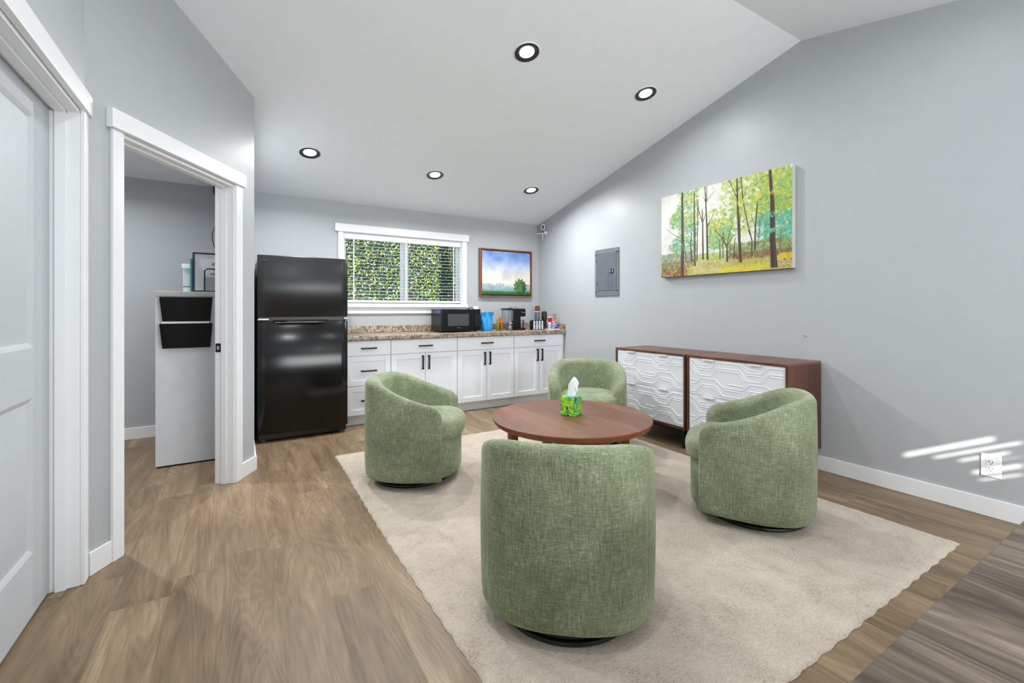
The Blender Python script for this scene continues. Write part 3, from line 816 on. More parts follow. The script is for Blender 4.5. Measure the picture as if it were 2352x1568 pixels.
# the map from crop pixels of the photograph to the rectified canvas
def PM(px, py):
    u = 1480 + px / 4.9; top = 515 - (px - 205) * .2638; bot = 1403 - (px - 187) * .0631
    a = math.atan((u - 1176) / 1035.) + math.atan(631 / 1035.)
    Y = 3.64 / math.tan(a); s = (3.085 - Y) / (3.085 - 1.834)
    return (s, (py - top) / (bot - top))
def forest():
    H, W = 350, 548
    img = np.zeros((H, W, 3)); img[:] = (222, 222, 216)
    n = vnoise(H, W, 40)[..., None]; img += (n - .5) * 40
    yy = (np.arange(H) / H)[:, None] * np.ones((1, W)); xx = np.ones((H, 1)) * (np.arange(W) / W)[None]
    # ground
    gl = .80 + .03 * np.sin(xx * 5)
    g = np.clip((yy - gl) / .02, 0, 1)[..., None]
    ground = np.array([186, 176, 104.]) + (vnoise(H, W, 30) - .5)[..., None] * 70
    img = img * (1 - g) + ground * g
    P = PM
    def reg(px0, px1, py0, py1): 
        a = P(px0, py0); b = P(px1, py1); return (a[0], b[0]), (min(a[1], b[1]), max(a[1], b[1]))
    G1 = [(120, 165, 70), (96, 150, 84), (150, 180, 80), (172, 178, 96)]
    TEAL = [(100, 170, 140), (90, 160, 130), (130, 180, 160), (84, 150, 110)]
    YEL = [(190, 196, 60), (204, 200, 110), (170, 190, 60), (210, 196, 120), (150, 178, 70)]
    MIST = [(228, 228, 222), (214, 218, 206), (236, 234, 228)]
    xr = (-.02, .46)
    dabs(img, 300, (.08, .34), (-.02, .42), (.008, .03), G1 + TEAL[:1] + YEL[4:], .6, 1, lambda x, y: x > .13 + .06 * math.sin(y * 14))
    dabs(img, 230, (.08, .32), (.35, .72), (.008, .028), TEAL + G1[:3], .6, 1, lambda x, y: x > .12 + .05 * math.sin(y * 17))
    dabs(img, 120, (.2, .48), (0, .4), (.006, .02), MIST + YEL[:1], .6)
    dabs(img, 330, (.42, .62), (.28, .72), (.01, .03), YEL + G1[:2], .62)
    dabs(img, 520, (.52, 1.02), (0, .42), (.01, .034), YEL + G1, .65)
    dabs(img, 220, (.55, .8), (.3, .62), (.008, .026), YEL + TEAL[:2] + MIST[:1], .6)
    dabs(img, 420, (.8, 1.02), (.05, .5), (.01, .03), G1 + YEL[:1], .65)
    dabs(img, 300, (.78, 1.02), (.44, .72), (.01, .03), TEAL + [(80, 175, 150)], .65)
    dabs(img, 120, (.42, .64), (.5, .75), (.006, .02), TEAL, .55)
    dabs(img, 110, (.2, 1), (.05, .75), (.004, .016), MIST, .6)
    dabs(img, 160, (.36, .60), (.04, .4), (.008, .03), MIST, .6)
    dabs(img, 110, (.60, .82), (.55, .74), (.008, .02), MIST, .6)
    # distant bushes
    dabs(img, 300, (-.02, .3), (.72, .84), (.008, .022), [(130, 140, 112), (150, 160, 120), (110, 122, 92)], .5)
    dabs(img, 200, (.3, .6), (.76, .84), (.006, .016), [(140, 170, 60), (170, 180, 90)], .6)
    dabs(img, 420, (.58, 1.02), (.70, .84), (.008, .024), [(120, 136, 84), (146, 160, 92), (104, 114, 76)], .6)
    dabs(img, 260, (.58, 1.02), (.80, .87), (.006, .02), [(120, 80, 48), (150, 100, 50), (96, 66, 44)], .65, .6)
    dabs(img, 160, (.0, .32), (.83, .9), (.01, .03), [(110, 90, 60), (130, 130, 80)], .5, .4)
    # ground glow
    dabs(img, 180, (.30, .62), (.86, .97), (.02, .05), [(206, 192, 140), (190, 180, 110), (214, 200, 150)], .4, .35)
    dabs(img, 110, (.52, .86), (.925, .985), (.02, .06), [(206, 190, 10), (214, 200, 30), (196, 186, 60)], .5, .22)
    dabs(img, 120, (.34, .9), (.86, .93), (.02, .06), [(160, 156, 80), (186, 176, 110), (150, 140, 84)], .4, .2)
    dabs(img, 60, (.92, 1.02), (.85, .9), (.015, .03), [(205, 190, 30), (210, 150, 40)], .6, .35)
    dabs(img, 120, (.90, 1.02), (.9, 1.0), (.004, .012), [(170, 150, 90), (200, 185, 120), (120, 96, 60)], .7)
    dabs(img, 260, (-.02, .24), (.9, 1.02), (.006, .018), [(120, 78, 46), (160, 116, 70), (96, 62, 40), (180, 150, 90)], .7)
    D = (62, 44, 34); D2_ = (84, 64, 46)
    T = [([(425, 1385), (430, 1000), (428, 700), (425, 445)], .030, .014, D),
         ([(567, 1280), (565, 900), (560, 600), (562, 440)], .017, .007, D2_),
         ([(590, 1220), (598, 900), (600, 560)], .009, .005, D2_),
         ([(535, 1225), (520, 1060), (530, 900)], .013, .006, D),
         ([(470, 1210), (462, 1120), (445, 1060)], .009, .004, D2_),
         ([(660, 1205), (655, 800), (650, 640)], .013, .006, D), ([(655, 800), (605, 640), (600, 540)], .007, .004, D2_), ([(655, 800), (690, 690)], .006, .003, D2_),
         ([(710, 1210), (703, 850), (690, 560), (680, 385)], .015, .006, D), ([(703, 850), (760, 730), (800, 640)], .007, .003, D2_), ([(690, 560), (740, 500), (795, 435)], .005, .003, D2_), ([(700, 560), (702, 385)], .006, .004, D), ([(690, 570), (650, 480)], .004, .002, D2_),
         ([(850, 1205), (848, 980)], .008, .004, D), ([(885, 1190), (880, 1040), (890, 900)], .008, .004, D2_),
         ([(932, 1235), (928, 1060), (870, 960), (790, 870)], .014, .004, D), ([(928, 1060), (975, 980), (1015, 925)], .007, .003, D), ([(928, 1060), (960, 880), (1000, 800)], .007, .003, D2_), ([(900, 1020), (895, 900)], .004, .003, D2_),
         ([(1004, 1200), (1010, 1060), (1022, 975)], .011, .004, D2_),
         ([(1083, 1240), (1062, 900), (1048, 560), (1040, 290)], .022, .008, D), ([(1078, 1000), (1074, 680)], .007, .004, D2_), ([(1045, 520), (1000, 430), (950, 315)], .007, .004, D), ([(1045, 450), (1085, 380)], .005, .003, D),
         ([(1205, 1175), (1210, 1000), (1150, 760), (1105, 520), (1088, 280)], .010, .006, D2_), ([(1190, 930), (1165, 880), (1110, 845)], .006, .002, D), ([(1110, 520), (1145, 420)], .004, .003, D2_),
         ([(1243, 1110), (1245, 900), (1262, 680), (1275, 560)], .012, .006, D), ([(1262, 670), (1320, 700)], .005, .003, D), ([(1245, 830), (1200, 700)], .004, .003, D2_),
         ([(1285, 990), (1300, 760)], .006, .003, D2_),
         ([(1460, 1300), (1440, 1000), (1442, 800), (1440, 560), (1425, 380), (1412, 190)], .043, .016, (70, 42, 28)),
         ([(1400, 270), (1340, 270), (1240, 385)], .006, .003, D), ([(1455, 520), (1520, 500), (1600, 430)], .006, .002, (60, 90, 60)), ([(1430, 830), (1380, 810), (1330, 860)], .006, .003, D),
         ([(1525, 1100), (1530, 980), (1535, 860)], .010, .006, (110, 96, 70)), ([(430, 980), (350, 940), (250, 870)], .007, .003, D), ([(430, 820), (400, 740)], .005, .003, D), ([(430, 700), (500, 660)], .005, .003, D), ([(440, 1020), (465, 1130)], .004, .003, D)]
    for pts, a, b, c in T: stroke(img, [P(*p) for p in pts], a, b, c)
    stroke(img, [P(1440, 1300), P(1425, 900), P(1425, 500), P(1405, 190)], .012, .006, (34, 22, 18))
    for x, y, r, pal in ((425, 600, .05, G1), (560, 520, .05, YEL), (400, 1060, .05, TEAL), (1450, 440, .03, YEL), (1430, 700, .025, TEAL), (1100, 560, .03, YEL), (1430, 880, .02, TEAL), (1250, 480, .04, YEL)):
        s = P(x, y); dabs(img, 16, (s[0] - r, s[0] + r), (s[1] - r, s[1] + r), (.006, .016), pal, .7)
    return img
pt = thing('forest_picture', 'large unframed canvas of a green and yellow forest on the right wall', 'painting', (XR, 2.4595, 1.904), -PI / 2)
w, h = 1.251, .80
mb = MB(); mb.box(-w / 2, w / 2, -.05, -.003, -h / 2, h / 2); mb.build('stretched_canvas', plain('canvas_edge', (196, 198, 196), .7), pt, bevel=.002)
canvas_mesh('painted_scene', forest(), w - .002, h - .002, attr_mat('forest_paint', .5), pt, -.0506)
box('lower_edge', plain('painted_edge', (70, 58, 24), .7), (-w / 2, w / 2, -.0502, -.003, -h / 2 - .002, -h / 2 - .0001), pt)

def meadow():
    H, W = 120, 140
    yy = (np.arange(H) / H)[:, None] * np.ones((1, W)); xx = np.ones((H, 1)) * (np.arange(W) / W)[None]
    st = [(0, (112, 140, 196)), (.2, (136, 160, 208)), (.38, (176, 188, 214)), (.54, (216, 212, 204)), (.72, (222, 216, 202)), (.84, (170, 186, 190)), (.9, (120, 160, 130)), (.93, (40, 104, 44)), (1, (22, 66, 40))]
    img = np.stack([np.interp(yy, [s[0] for s in st], [s[1][k] for s in st]) for k in range(3)], -1)
    cl = vnoise(H, W, 22, 4)[..., None]; sky = np.clip((.8 - yy) / .2, 0, 1)[..., None]
    img += (cl - .5) * np.array([70, 56, 34.]) * sky
    for cx, cy, r in ((.08, .82, .08), (.2, .83, .06), (.36, .82, .09), (.5, .86, .06), (.95, .82, .07), (.62, .87, .05)):
        dabs(img, 60, (cx - r, cx + r), (cy - r, min(.92, cy + r)), (.01, .035), [(134, 154, 172), (148, 166, 180), (120, 144, 160)], .35)
    dabs(img, 120, (-.02, 1.02), (.91, .95), (.02, .05), [(60, 130, 50), (40, 110, 50)], .5, .35)
    ins = lambda x, y: ((x - .78) / .125) ** 2 + ((y - .81) / .17) ** 2 < 1 + .35 * math.sin(math.atan2(y - .81, x - .78) * 9 + x * 40) * (y < .85)
    dabs(img, 700, (.64, .92), (.62, .98), (.01, .026), [(30, 66, 38), (50, 92, 42), (22, 50, 44)], .85, 1, ins)
    dabs(img, 260, (.64, .82), (.62, .92), (.008, .018), [(84, 130, 52), (120, 152, 72), (66, 108, 46)], .8, 1, ins)
    return img
pm = thing('framed_landscape', 'small wood-framed landscape with a lone bush, beside the window', 'painting', (3.138, YB, 1.674))
w, h, f = .82, .645, .016
mb = MB()
for b in ((-w / 2, w / 2, h / 2 - f, h / 2), (-w / 2, w / 2, -h / 2, -h / 2 + f), (-w / 2, -w / 2 + f, -h / 2 + f, h / 2 - f), (w / 2 - f, w / 2, -h / 2 + f, h / 2 - f)):
    mb.box(b[0], b[1], -.045, -.002, b[2], b[3])
mb.build('frame', M['frame_wood'], pm, bevel=.0015)
box('frame_backing', M['matteblack'], (-w / 2 + f, w / 2 - f, -.010, -.004, -h / 2 + f, h / 2 - f), pm)
cw, chh = w - 2 * f - .028, h - 2 * f - .028
box('canvas_block', M['offwhite'], (-cw / 2, cw / 2, -.036, -.0105, -chh / 2, chh / 2), pm)
canvas_mesh('painted_scene', meadow(), cw, chh, attr_mat('meadow_paint'), pm, -.0366)

# ------------------------------------------------------------------ right wall fittings
bp = thing('breaker_panel', 'grey metal electrical panel set in the right wall', 'electrical panel', (XR, 3.917, 1.615), -PI / 2)
box('cover_frame', M['steel'], (-.196, .196, -.012, -.001, -.277, .277), bp, .003)
mb = MB(); mb.box(-.155, .165, -.017, -.0125, -.21, .235)
dd = mb.build('door', M['steeldoor'], bp, bevel=.003)
mb = MB()
for x in (.03, .055, .085, .11): mb.box(x, x + .004, -.0185, -.0172, -.19, .0)
mb.build('pressed_ribs', M['steeldoor'], dd)
mb = MB(); mb.box(.05, .125, -.0215, -.0172, -.015, .035); lt = mb.build('latch', M['black'], dd, bevel=.001)
for q in ((.06, .075, -.0225, -.0216, -.008, .028), (.10, .115, -.0225, -.0216, -.004, .024)): MB().box(*q).build('latch_slot', M['grey'], dd)
for x, z in ((-.182, .215), (.180, .225), (-.182, -.225), (.175, -.215)):
    MB().lathe([(.007, 0), (.007, -.006), (.001, -.007)], (x, -.0125, z), 12, 'Y').build('screw', M['black'], bp)
for z in (.14, -.13):
    mb = MB(); mb.tube([(-.16, -.015, z - .02), (-.16, -.015, z + .02)], .004, 8); mb.build('hinge', M['darkgrey'], bp)

def outlet(name, label, loc, rz):
    o = thing(name, label, 'outlet', loc, rz)
    box('cover_plate', M['white'], (-.042, .042, -.007, -.0005, -.065, .065), o, .003)
    r = box('receptacle', M['white'], (-.018, .018, -.0095, -.007, -.038, .038), o, .002)
    mb = MB()
    for z in (-.019, .019):
        mb.box(-.0085, -.006, -.0102, -.0094, z - .001, z + .009); mb.box(.006, .0085, -.0102, -.0094, z - .001, z + .007)
        mb.lathe([(.0028, 0), (.0028, -.0008)], (0, -.0094, z - .008), 10, 'Y')
    mb.build('slots', M['black'], r)
    return o
outlet('wall_outlet', 'white duplex wall outlet low on the right wall in the sun streaks', (XR, .775, .292), -PI / 2)
sc = thing('wall_screw', 'tiny bare screw in the right wall below the painting', 'screw', (XR, 1.762, .985), -PI / 2)
MB().lathe([(.003, -.0005), (.003, -.008), (.006, -.0085), (.006, -.011), (.001, -.012)], axis='Y', seg=12).build('screw_head', M['chrome'], sc)

# security camera in the corner
cm = thing('security_camera', 'small white security camera high in the room corner', 'camera', (XR, 5.14, 2.255), 0)
MB().lathe([(.028, -.0005), (.028, -.008), (.014, -.012), (.012, -.04)], axis='X', seg=20).build('wall_mount', M['white'], cm, smooth=50)
MB().tube([(-.04, 0, 0), (-.055, 0, .01), (-.06, -.01, .03)], .009, 8).build('ball_joint', M['brass'], cm, smooth=60)
Mx = Matrix.Translation((-.062, -.02, .068)) @ Matrix.Rotation(math.radians(-38), 4, 'Z') @ Matrix.Rotation(math.radians(8), 4, 'X')
b = MB(Mx).box(-.022, .022, -.028, .028, -.04, .04).build('camera_body', M['white'], cm, bevel=.012, seg=3)
MB(Mx).box(-.011, .011, -.0295, -.0275, -.028, .028).build('lens_face', M['black'], b, bevel=.0005)
MB().tube([(-.03, 0, -.01), (-.09, .02, -.02), (-.115, .05, -.022)], .005, 6).build('cable_arm', M['white'], cm)
mb = MB(); mb.tube([(-.055, 0, -.01), (-.055, 0, -.10)], .004, 6); mb.build('cable', M['white'], cm)

# ------------------------------------------------------------------ credenzas
def wave(y0, z_hi, z_lo, period, hi, ramp, phase, xa, xb):
    """trapezoid wave with rounded corners, list of (x,z)"""
    raw = []
    n = int((xb - xa) / .004)
    for i in range(n + 1):
        x = xa + (xb - xa) * i / n; p = ((x - phase) % period)
        lo = period - hi - 2 * ramp
        if p < hi: f = 1
        elif p < hi + ramp: f = 1 - (p - hi) / ramp
        elif p < hi + ramp + lo: f = 0
        else: f = (p - hi - ramp - lo) / ramp
        raw.append((x, f))
    k = 3; out = []
    for i in range(len(raw)):
        a = max(0, i - k); b_ = min(len(raw), i + k + 1); f = sum(r[1] for r in raw[a:b_]) / (b_ - a)
        out.append((raw[i][0], z_lo + (z_hi - z_lo) * f))
    return out
def credenza(yc, label, width=.815):
    c = thing('credenza', label, 'dresser', (3.215, yc, 0), -PI / 2, 'pair of white-fronted walnut dressers')
    # local: x along the wall, -y towards the room, front plane y=0
    h = width / 2; t = .018; zb, ztp, dp = .165, .807, .455
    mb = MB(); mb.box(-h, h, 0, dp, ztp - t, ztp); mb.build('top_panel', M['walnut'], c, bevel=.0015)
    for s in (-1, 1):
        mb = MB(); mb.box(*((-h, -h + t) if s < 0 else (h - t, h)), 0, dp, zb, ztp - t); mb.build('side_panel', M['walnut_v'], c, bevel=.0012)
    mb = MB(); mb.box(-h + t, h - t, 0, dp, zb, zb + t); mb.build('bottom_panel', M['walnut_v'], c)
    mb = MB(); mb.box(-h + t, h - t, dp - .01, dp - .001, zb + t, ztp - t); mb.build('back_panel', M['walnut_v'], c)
    x0, x1 = -h + t + .003, h - t - .003
    zz0, zz1 = zb + t + .003, ztp - t - .003; mid = (zz0 + zz1) / 2
    for k, (a, b_) in enumerate(((mid + .0015, zz1), (zz0, mid - .0015))):
        d = box('drawer', M['relief'], (x0, x1, .008, .03, a, b_), c, .0015)
        H = b_ - a; mb = MB(); per = .405
        def z_(f): return b_ - H * f
        Pm = {'hi': .20, 'ramp': .045}
        def ridge(pts, r=.0038):
            seg = []
            for x, z in pts:
                if x0 + .006 <= x <= x1 - .006 and a + .006 <= z <= b_ - .006: seg.append((x, .0075, z))
                else:
                    if len(seg) > 3: mb.tube(seg[::2] + ([seg[-1]] if len(seg) % 2 == 0 else []), r, 6)
                    seg = []
            if len(seg) > 3: mb.tube(seg[::2], r, 6)
        pa, pc = x0 + .255, x0 + .115
        for zh, zl in ((.07, .24), (.21, .45)):
            ridge(wave(0, z_(zh), z_(zl), per, .19, .05, pa, x0, x1))
        for zh, zl in ((.525, .70), (.69, .915)):
            ridge(wave(0, z_(zh), z_(zl), per, .13, .055, pc, x0, x1))
        def partial(zf, xs, w, drop, rise=0):
            for q in range(-1, 3):
                x = xs + q * per
                pts = [(x - .035 + .035 * i / 10, z_(zf - rise * (1 - i / 10))) for i in range(10)] if rise else []
                pts += [(x + w * i / 40, z_(zf)) for i in range(41)]
                if drop: pts += [(x + w + .04 * i / 10, z_(zf + drop * i / 10)) for i in range(1, 11)]
                ridge(pts)
        partial(.295, pa + .245, .10, 0)
        partial(.165, pa + .245, .075, 0, .12)
        partial(.275, pa + .005, .17, .17)
        partial(.76, pc + .20, .12, 0)
        partial(.755, pc + .01, .11, .17)
        partial(.60, pc - .16, .11, 0)
        mb.build('relief_ridges', M['relief'], d, smooth=70)
        for xs in (-.205, .17):
            mb = MB(); mb.box(xs - .048, xs + .048, -.008, .012, b_ - .006, b_ - .001); mb.box(xs - .048, xs + .048, -.010, -.0075, b_ - .013, b_ - .001)
            mb.build('pull_tab', M['relief'], d, bevel=.001)
    for sx in (-1, 1):
        for yy in (.05, dp - .05):
            mb = MB(); x = sx * (h - .05)
            mb.loft([[(x + .016 * i, yy + .016 * j, zb) for i, j in ((-1, -1), (1, -1), (1, 1), (-1, 1))], [(x + .010 * i, yy + .010 * j, 0) for i, j in ((-1, -1), (1, -1), (1, 1), (-1, 1))]])
            mb.build('leg', M['matteblack'], c)
    mb = MB(); mb.box(-h + .03, h - .03, .04, .07, zb - .03, zb - .0005); mb.box(-h + .03, h - .03, dp - .07, dp - .04, zb - .03, zb - .0005); mb.build('base_rail', M['matteblack'], c)
    return c
credenza(2.885, 'walnut dresser with white relief-patterned drawers, the farther of the pair')
credenza(2.055, 'walnut dresser with white relief-patterned drawers, the nearer one behind the right chair')

# ------------------------------------------------------------------ rug
def rug():
    nx, ny = 170, 210; X0, X1, Y0, Y1 = .662, 3.115, .765, 3.845
    mb = MB(); top = []
    rnd = random.Random(5); rx = [.003 * math.sin(j * .9) + rnd.uniform(-.0012, .0012) for j in range(ny + 1)]; ry = [.003 * math.sin(i * .8) + rnd.uniform(-.0012, .0012) for i in range(nx + 1)]
    for j in range(ny + 1):
        row = []
        for i in range(nx + 1):
            x = X0 + (X1 - X0) * i / nx; y = Y0 + (Y1 - Y0) * j / ny
            if i in (0, nx): x += rx[j]
            if j in (0, ny): y += ry[i]
            x += .008 * math.sin(y * 2.1) * (1 if i in (0, 1, nx - 1, nx) else .5)
            e = min(i, nx - i, j, ny - j)
            z = .011 * min(1, .25 + e / 2.) + rnd.uniform(-.0008, .0008) + .0012 * math.sin(x * 7 + 1.3 * math.sin(y * 5)) * math.sin(y * 6)
            row.append(mb.bm.verts.new((x, y, z)))
        top.append(row)
    for j in range(ny):
        for i in range(nx): mb.bm.faces.new((top[j][i], top[j][i + 1], top[j + 1][i + 1], top[j + 1][i]))
    # skirt to the floor
    edge = [top[0][i] for i in range(nx)] + [top[j][nx] for j in range(ny)] + [top[ny][i] for i in range(nx, 0, -1)] + [top[j][0] for j in range(ny, 0, -1)]
    low = [mb.bm.verts.new((v.co.x, v.co.y, .0005)) for v in edge]
    n = len(edge)
    for i in range(n): mb.bm.faces.new((low[i], low[(i + 1) % n], edge[(i + 1) % n], edge[i]))
    o = mb.build('area_rug', M['rug'], smooth=179)
    tag(o, 'large cream beige area rug under the green chairs and coffee table', 'rug')
rug()
RZ = .0142

# ------------------------------------------------------------------ swivel armchairs
def interp(pts, x):
    xs = [p[0] for p in pts]; ys = [p[1] for p in pts]
    if x <= xs[0]: return ys[0]
    for i in range(len(xs) - 1):
        if x <= xs[i + 1]:
            t = (x - xs[i]) / (xs[i + 1] - xs[i]); return ys[i] + (ys[i + 1] - ys[i]) * t
    return ys[-1]
ZT = [(-.36, .722), (-.30, .722), (-.24, .711), (-.16, .686), (-.07, .647), (.02, .613), (.10, .588), (.17, .568), (.24, .552)]
TR = .085
def zt_s(y): return sum(interp(ZT, y + d) for d in (-.04, -.02, 0, .02, .04)) / 5 - .012 - tip_drop(y)
def tip_drop(y):
    t = max(0, min(1, (y - (AY + .030 - TR)) / TR)); return TR * .85 * (1 - math.sqrt(1 - t * t * .98))
AY = .215
def chair_path():
    pts = []
    n = 14
    for i in range(n + 1):
        t = i / n; pts.append((-.312 - .030 * math.sin(t * PI / 2), AY - AY * t))
    m = 60
    for i in range(1, m):
        a = PI * i / m; e = 2 / 2.6
        x = -.342 * math.copysign(abs(math.cos(a)) ** e, math.cos(a)); y = -.338 * abs(math.sin(a)) ** e
        pts.append((x, y))
    for i in range(n, -1, -1):
        t = i / n; pts.append((.312 + .030 * math.sin(t * PI / 2), AY - AY * t))
    return pts
# resample evenly
def resample(pts, step):
    out = [pts[0]]; acc = 0
    for a, b in zip(pts, pts[1:]):
        L = math.dist(a, b); 
        while acc + L >= step:
            t = (step - acc) / L; a = (a[0] + (b[0] - a[0]) * t, a[1] + (b[1] - a[1]) * t); out.append(a); L = math.dist(a, b); acc = 0
        acc += L
    out.append(pts[-1]); return out
CP = resample(chair_path(), .012)
def shell_section(i, shrink=0.0, dz=0.0):
    n = len(CP); p = Vector(CP[i]); q = Vector(CP[min(i + 1, n - 1)]) - Vector(CP[max(i - 1, 0)]); q.normalize()
    inw = Vector((-q.y, q.x))      # path runs left front -> back -> right front: inside is to the left
    if inw.dot(Vector((0, 0)) - p + Vector((0, .05))) < 0: inw = -inw
    zt = zt_s(p.y) - .008 - dz; th = .092 + .02 * max(0, min(1, -p.y / .3))
    prof = []
    zb = .052
    prof += [(.030, zb), (.012, zb + .006), (.004, zb + .022), (.0, zb + .06)]
    for k in range(1, 9): prof.append((-.004 * math.sin(PI * k / 9), zb + .06 + (zt - .05 - zb - .06) * k / 9))
    for k in range(0, 11):
        a = PI * k / 10; prof.append((th * (.5 - .5 * math.cos(a)) ** 1.6, zt - .05 + .05 * math.sin(a)))
    zi = .34
    for k in range(1, 9): prof.append((th + .03 * math.sin(.5 * PI * k / 8), zt - .05 + (zi - zt + .05) * k / 8))
    prof += [(th + .028, zb + .03), (.06, zb + .005)]
    cx = th / 2
    ring = []
    for o, z in prof:
        if shrink: o = cx + (o - cx) * (1 - shrink * .75); zc_ = (zt + zb) / 2; z = zc_ + (z - zc_) * (1 - shrink * .015)
        pp = p + inw * o
        ring.append((pp.x, pp.y, z))
    return ring
def shell_part(i0, i1, tip0, tip1):
    mb = MB(); rings = []
    fwd = Vector((0, 1))
    def shifted(r, d): return [(x, y + d, z) for x, y, z in r]
    if tip0:
        for sh, d in ((.9, .030), (.6, .028), (.33, .022), (.12, .012)): rings.append(shifted(shell_section(0, sh, tip_drop(AY + d) - tip_drop(AY)), d))
    else:
        rings.append([(x * .996, y * .996, z - .002) for x, y, z in shell_section(i0)])
    for i in range(i0 if tip0 else i0 + (0), i1 + 1):
        if not tip0 and i == i0: continue
        if not tip1 and i == i1: continue
        rings.append(shell_section(i))
    if tip1:
        for sh, d in ((.12, .012), (.33, .022), (.6, .028), (.9, .030)): rings.append(shifted(shell_section(len(CP) - 1, sh, tip_drop(AY + d) - tip_drop(AY)), d))
    else:
        rings.append([(x * .996, y * .996, z - .002) for x, y, z in shell_section(i1)])
    mb.loft(rings); return mb
def seat_outline(sc=1.0, dy=0):
    pts = []
    N = 48
    for k in range(N):
        a = 2 * PI * k / N; c, s = math.cos(a), math.sin(a)
        ex = 2 / 2.7
        x = .246 * math.copysign(abs(c) ** ex, c)
        if s > 0: y = .08 + .252 * abs(s) ** (2 / 2.4); x *= 1 + .17 * min(1, s * 2.0)
        else: y = .08 - .32 * abs(s) ** ex
        pts.append((x * sc, (y - .04) * sc + .04 + dy))
    return pts
def make_chair(label, loc, rz):
    t = thing('swivel_chair', label, 'armchair', loc, rz, 'green barrel swivel chairs around the coffee table')
    n = len(CP); b0 = min(range(n // 2), key=lambda i: abs(CP[i][1] + .225)); b1 = n - 1 - b0
    shell_part(0, b0, True, False).build('armrest', M['fabric'], t, smooth=60)
    shell_part(b1, n - 1, False, True).build('armrest', M['fabric'], t, smooth=60)
    shell_part(b0, b1, False, False).build('backrest', M['fabric'], t, smooth=60)
    mb = MB(); rings = []
    for z, s in ((.318, .90), (.320, .95), (.330, .985), (.350, 1.0), (.38, 1.012), (.405, 1.005), (.425, .975), (.436, .93), (.444, .84), (.450, .65), (.454, .35), (.455, .05)):
        rings.append([(x, y, z - .014 * (y > .18) * (y - .18) / .15) for x, y in seat_outline(s)])
    mb.loft(rings); mb.build('seat_cushion', M['fabric'], t, smooth=60)
    mb = MB(); rings = []
    for z, s in ((.053, .90), (.058, .925), (.075, .94), (.305, .945), (.316, .93)):
        rings.append([(x * .98, y * .965, z) for x, y in seat_outline(s)])
    mb.loft(rings); mb.build('front_panel', M['fabric'], t, smooth=60)
    mb = MB(); mb.lathe([(.250, 0), (.267, .003), (.270, .010), (.267, .018), (.257, .022), (.257, .030), (.270, .034), (.267, .046), (.20, .0515)], (0, -.035, 0), 56)
    mb.build('swivel_base', M['swivel'], t, smooth=40)
    return t
M['swivel'] = plain('swivel_base_black', (20, 21, 17), .3, .3)
TC = Vector((1.937, 2.408))
first = None
for lab, x, y, dr in (('green swivel chair nearest the camera with its rounded back turned to us', 1.162, 1.474, 0),
                  ('green swivel chair on the left beside the refrigerator, seen from its side', 1.098, 3.094, 4),
                  ('green swivel chair at the far side of the table, facing the camera', 2.665, 3.085, 6),
                  ('green swivel chair on the right in front of the white dressers', 2.556, 1.543, -4)):
    a = math.atan2(TC.y - y, TC.x - x) - PI / 2 + math.radians(dr)
    if first is None: first = make_chair(lab, (x, y, RZ), a)
    else:
        c = copy_tree(first); c['label'] = lab; c.location = (x, y, RZ); c.rotation_euler = (0, 0, a)

# ------------------------------------------------------------------ coffee table and tissue box
ZTT = .465
tb = thing('coffee_table', 'round walnut coffee table in the middle of the green chairs', 'table', (TC.x, TC.y, RZ))
z1 = ZTT - RZ
mb = MB(); mb.lathe([(.5338, z1 - .006), (.534, z1 - .003), (.531, z1)], seg=96)
mb.build('tabletop', M['table'], tb, smooth=30)
mb = MB(); mb.lathe([(.40, z1 - .046), (.505, z1 - .044), (.522, z1 - .034), (.5335, z1 - .012), (.5337, z1 - .0061)], seg=96); mb.build('edge_band', M['tabledark'], tb, smooth=30)
mb = MB(); mb.lathe([(.36, z1 - .085), (.36, z1 - .0465), (.335, z1 - .0465), (.335, z1 - .085)], seg=64, cap0=False, cap1=False)
mb.loft([[(.36 * math.cos(a), .36 * math.sin(a), z1 - .085) for a in [2 * PI * i / 64 for i in range(64)]], [(.335 * math.cos(a), .335 * math.sin(a), z1 - .085) for a in [2 * PI * i / 64 for i in range(64)]]], False, False)
mb.build('apron', M['tabledark'], tb, smooth=40)
Fw = Vector((.5206, .8538)); Rw = Vector((.8538, -.5206))
for k in range(4):
    v = Rw * (-.395) + Fw * (-.13); a = math.atan2(v.y, v.x) + k * PI / 2; r = v.length
    cx, cy = r * math.cos(a), r * math.sin(a)
    mb = MB(Matrix.Translation((cx, cy, 0)) @ Matrix.Rotation(a, 4, 'Z'))
    rings = []
    for z, s in ((0, .8), (.1, .85), (z1 - .0465, 1.0)):
        rings.append([(.030 * s * math.copysign(abs(math.cos(q)) ** .5, math.cos(q)), .042 * s * math.copysign(abs(math.sin(q)) ** .5, math.sin(q)), z) for q in [2 * PI * i / 24 for i in range(24)]])
    mb.loft(rings); mb.build('leg', M['tabledark'], tb, smooth=50)
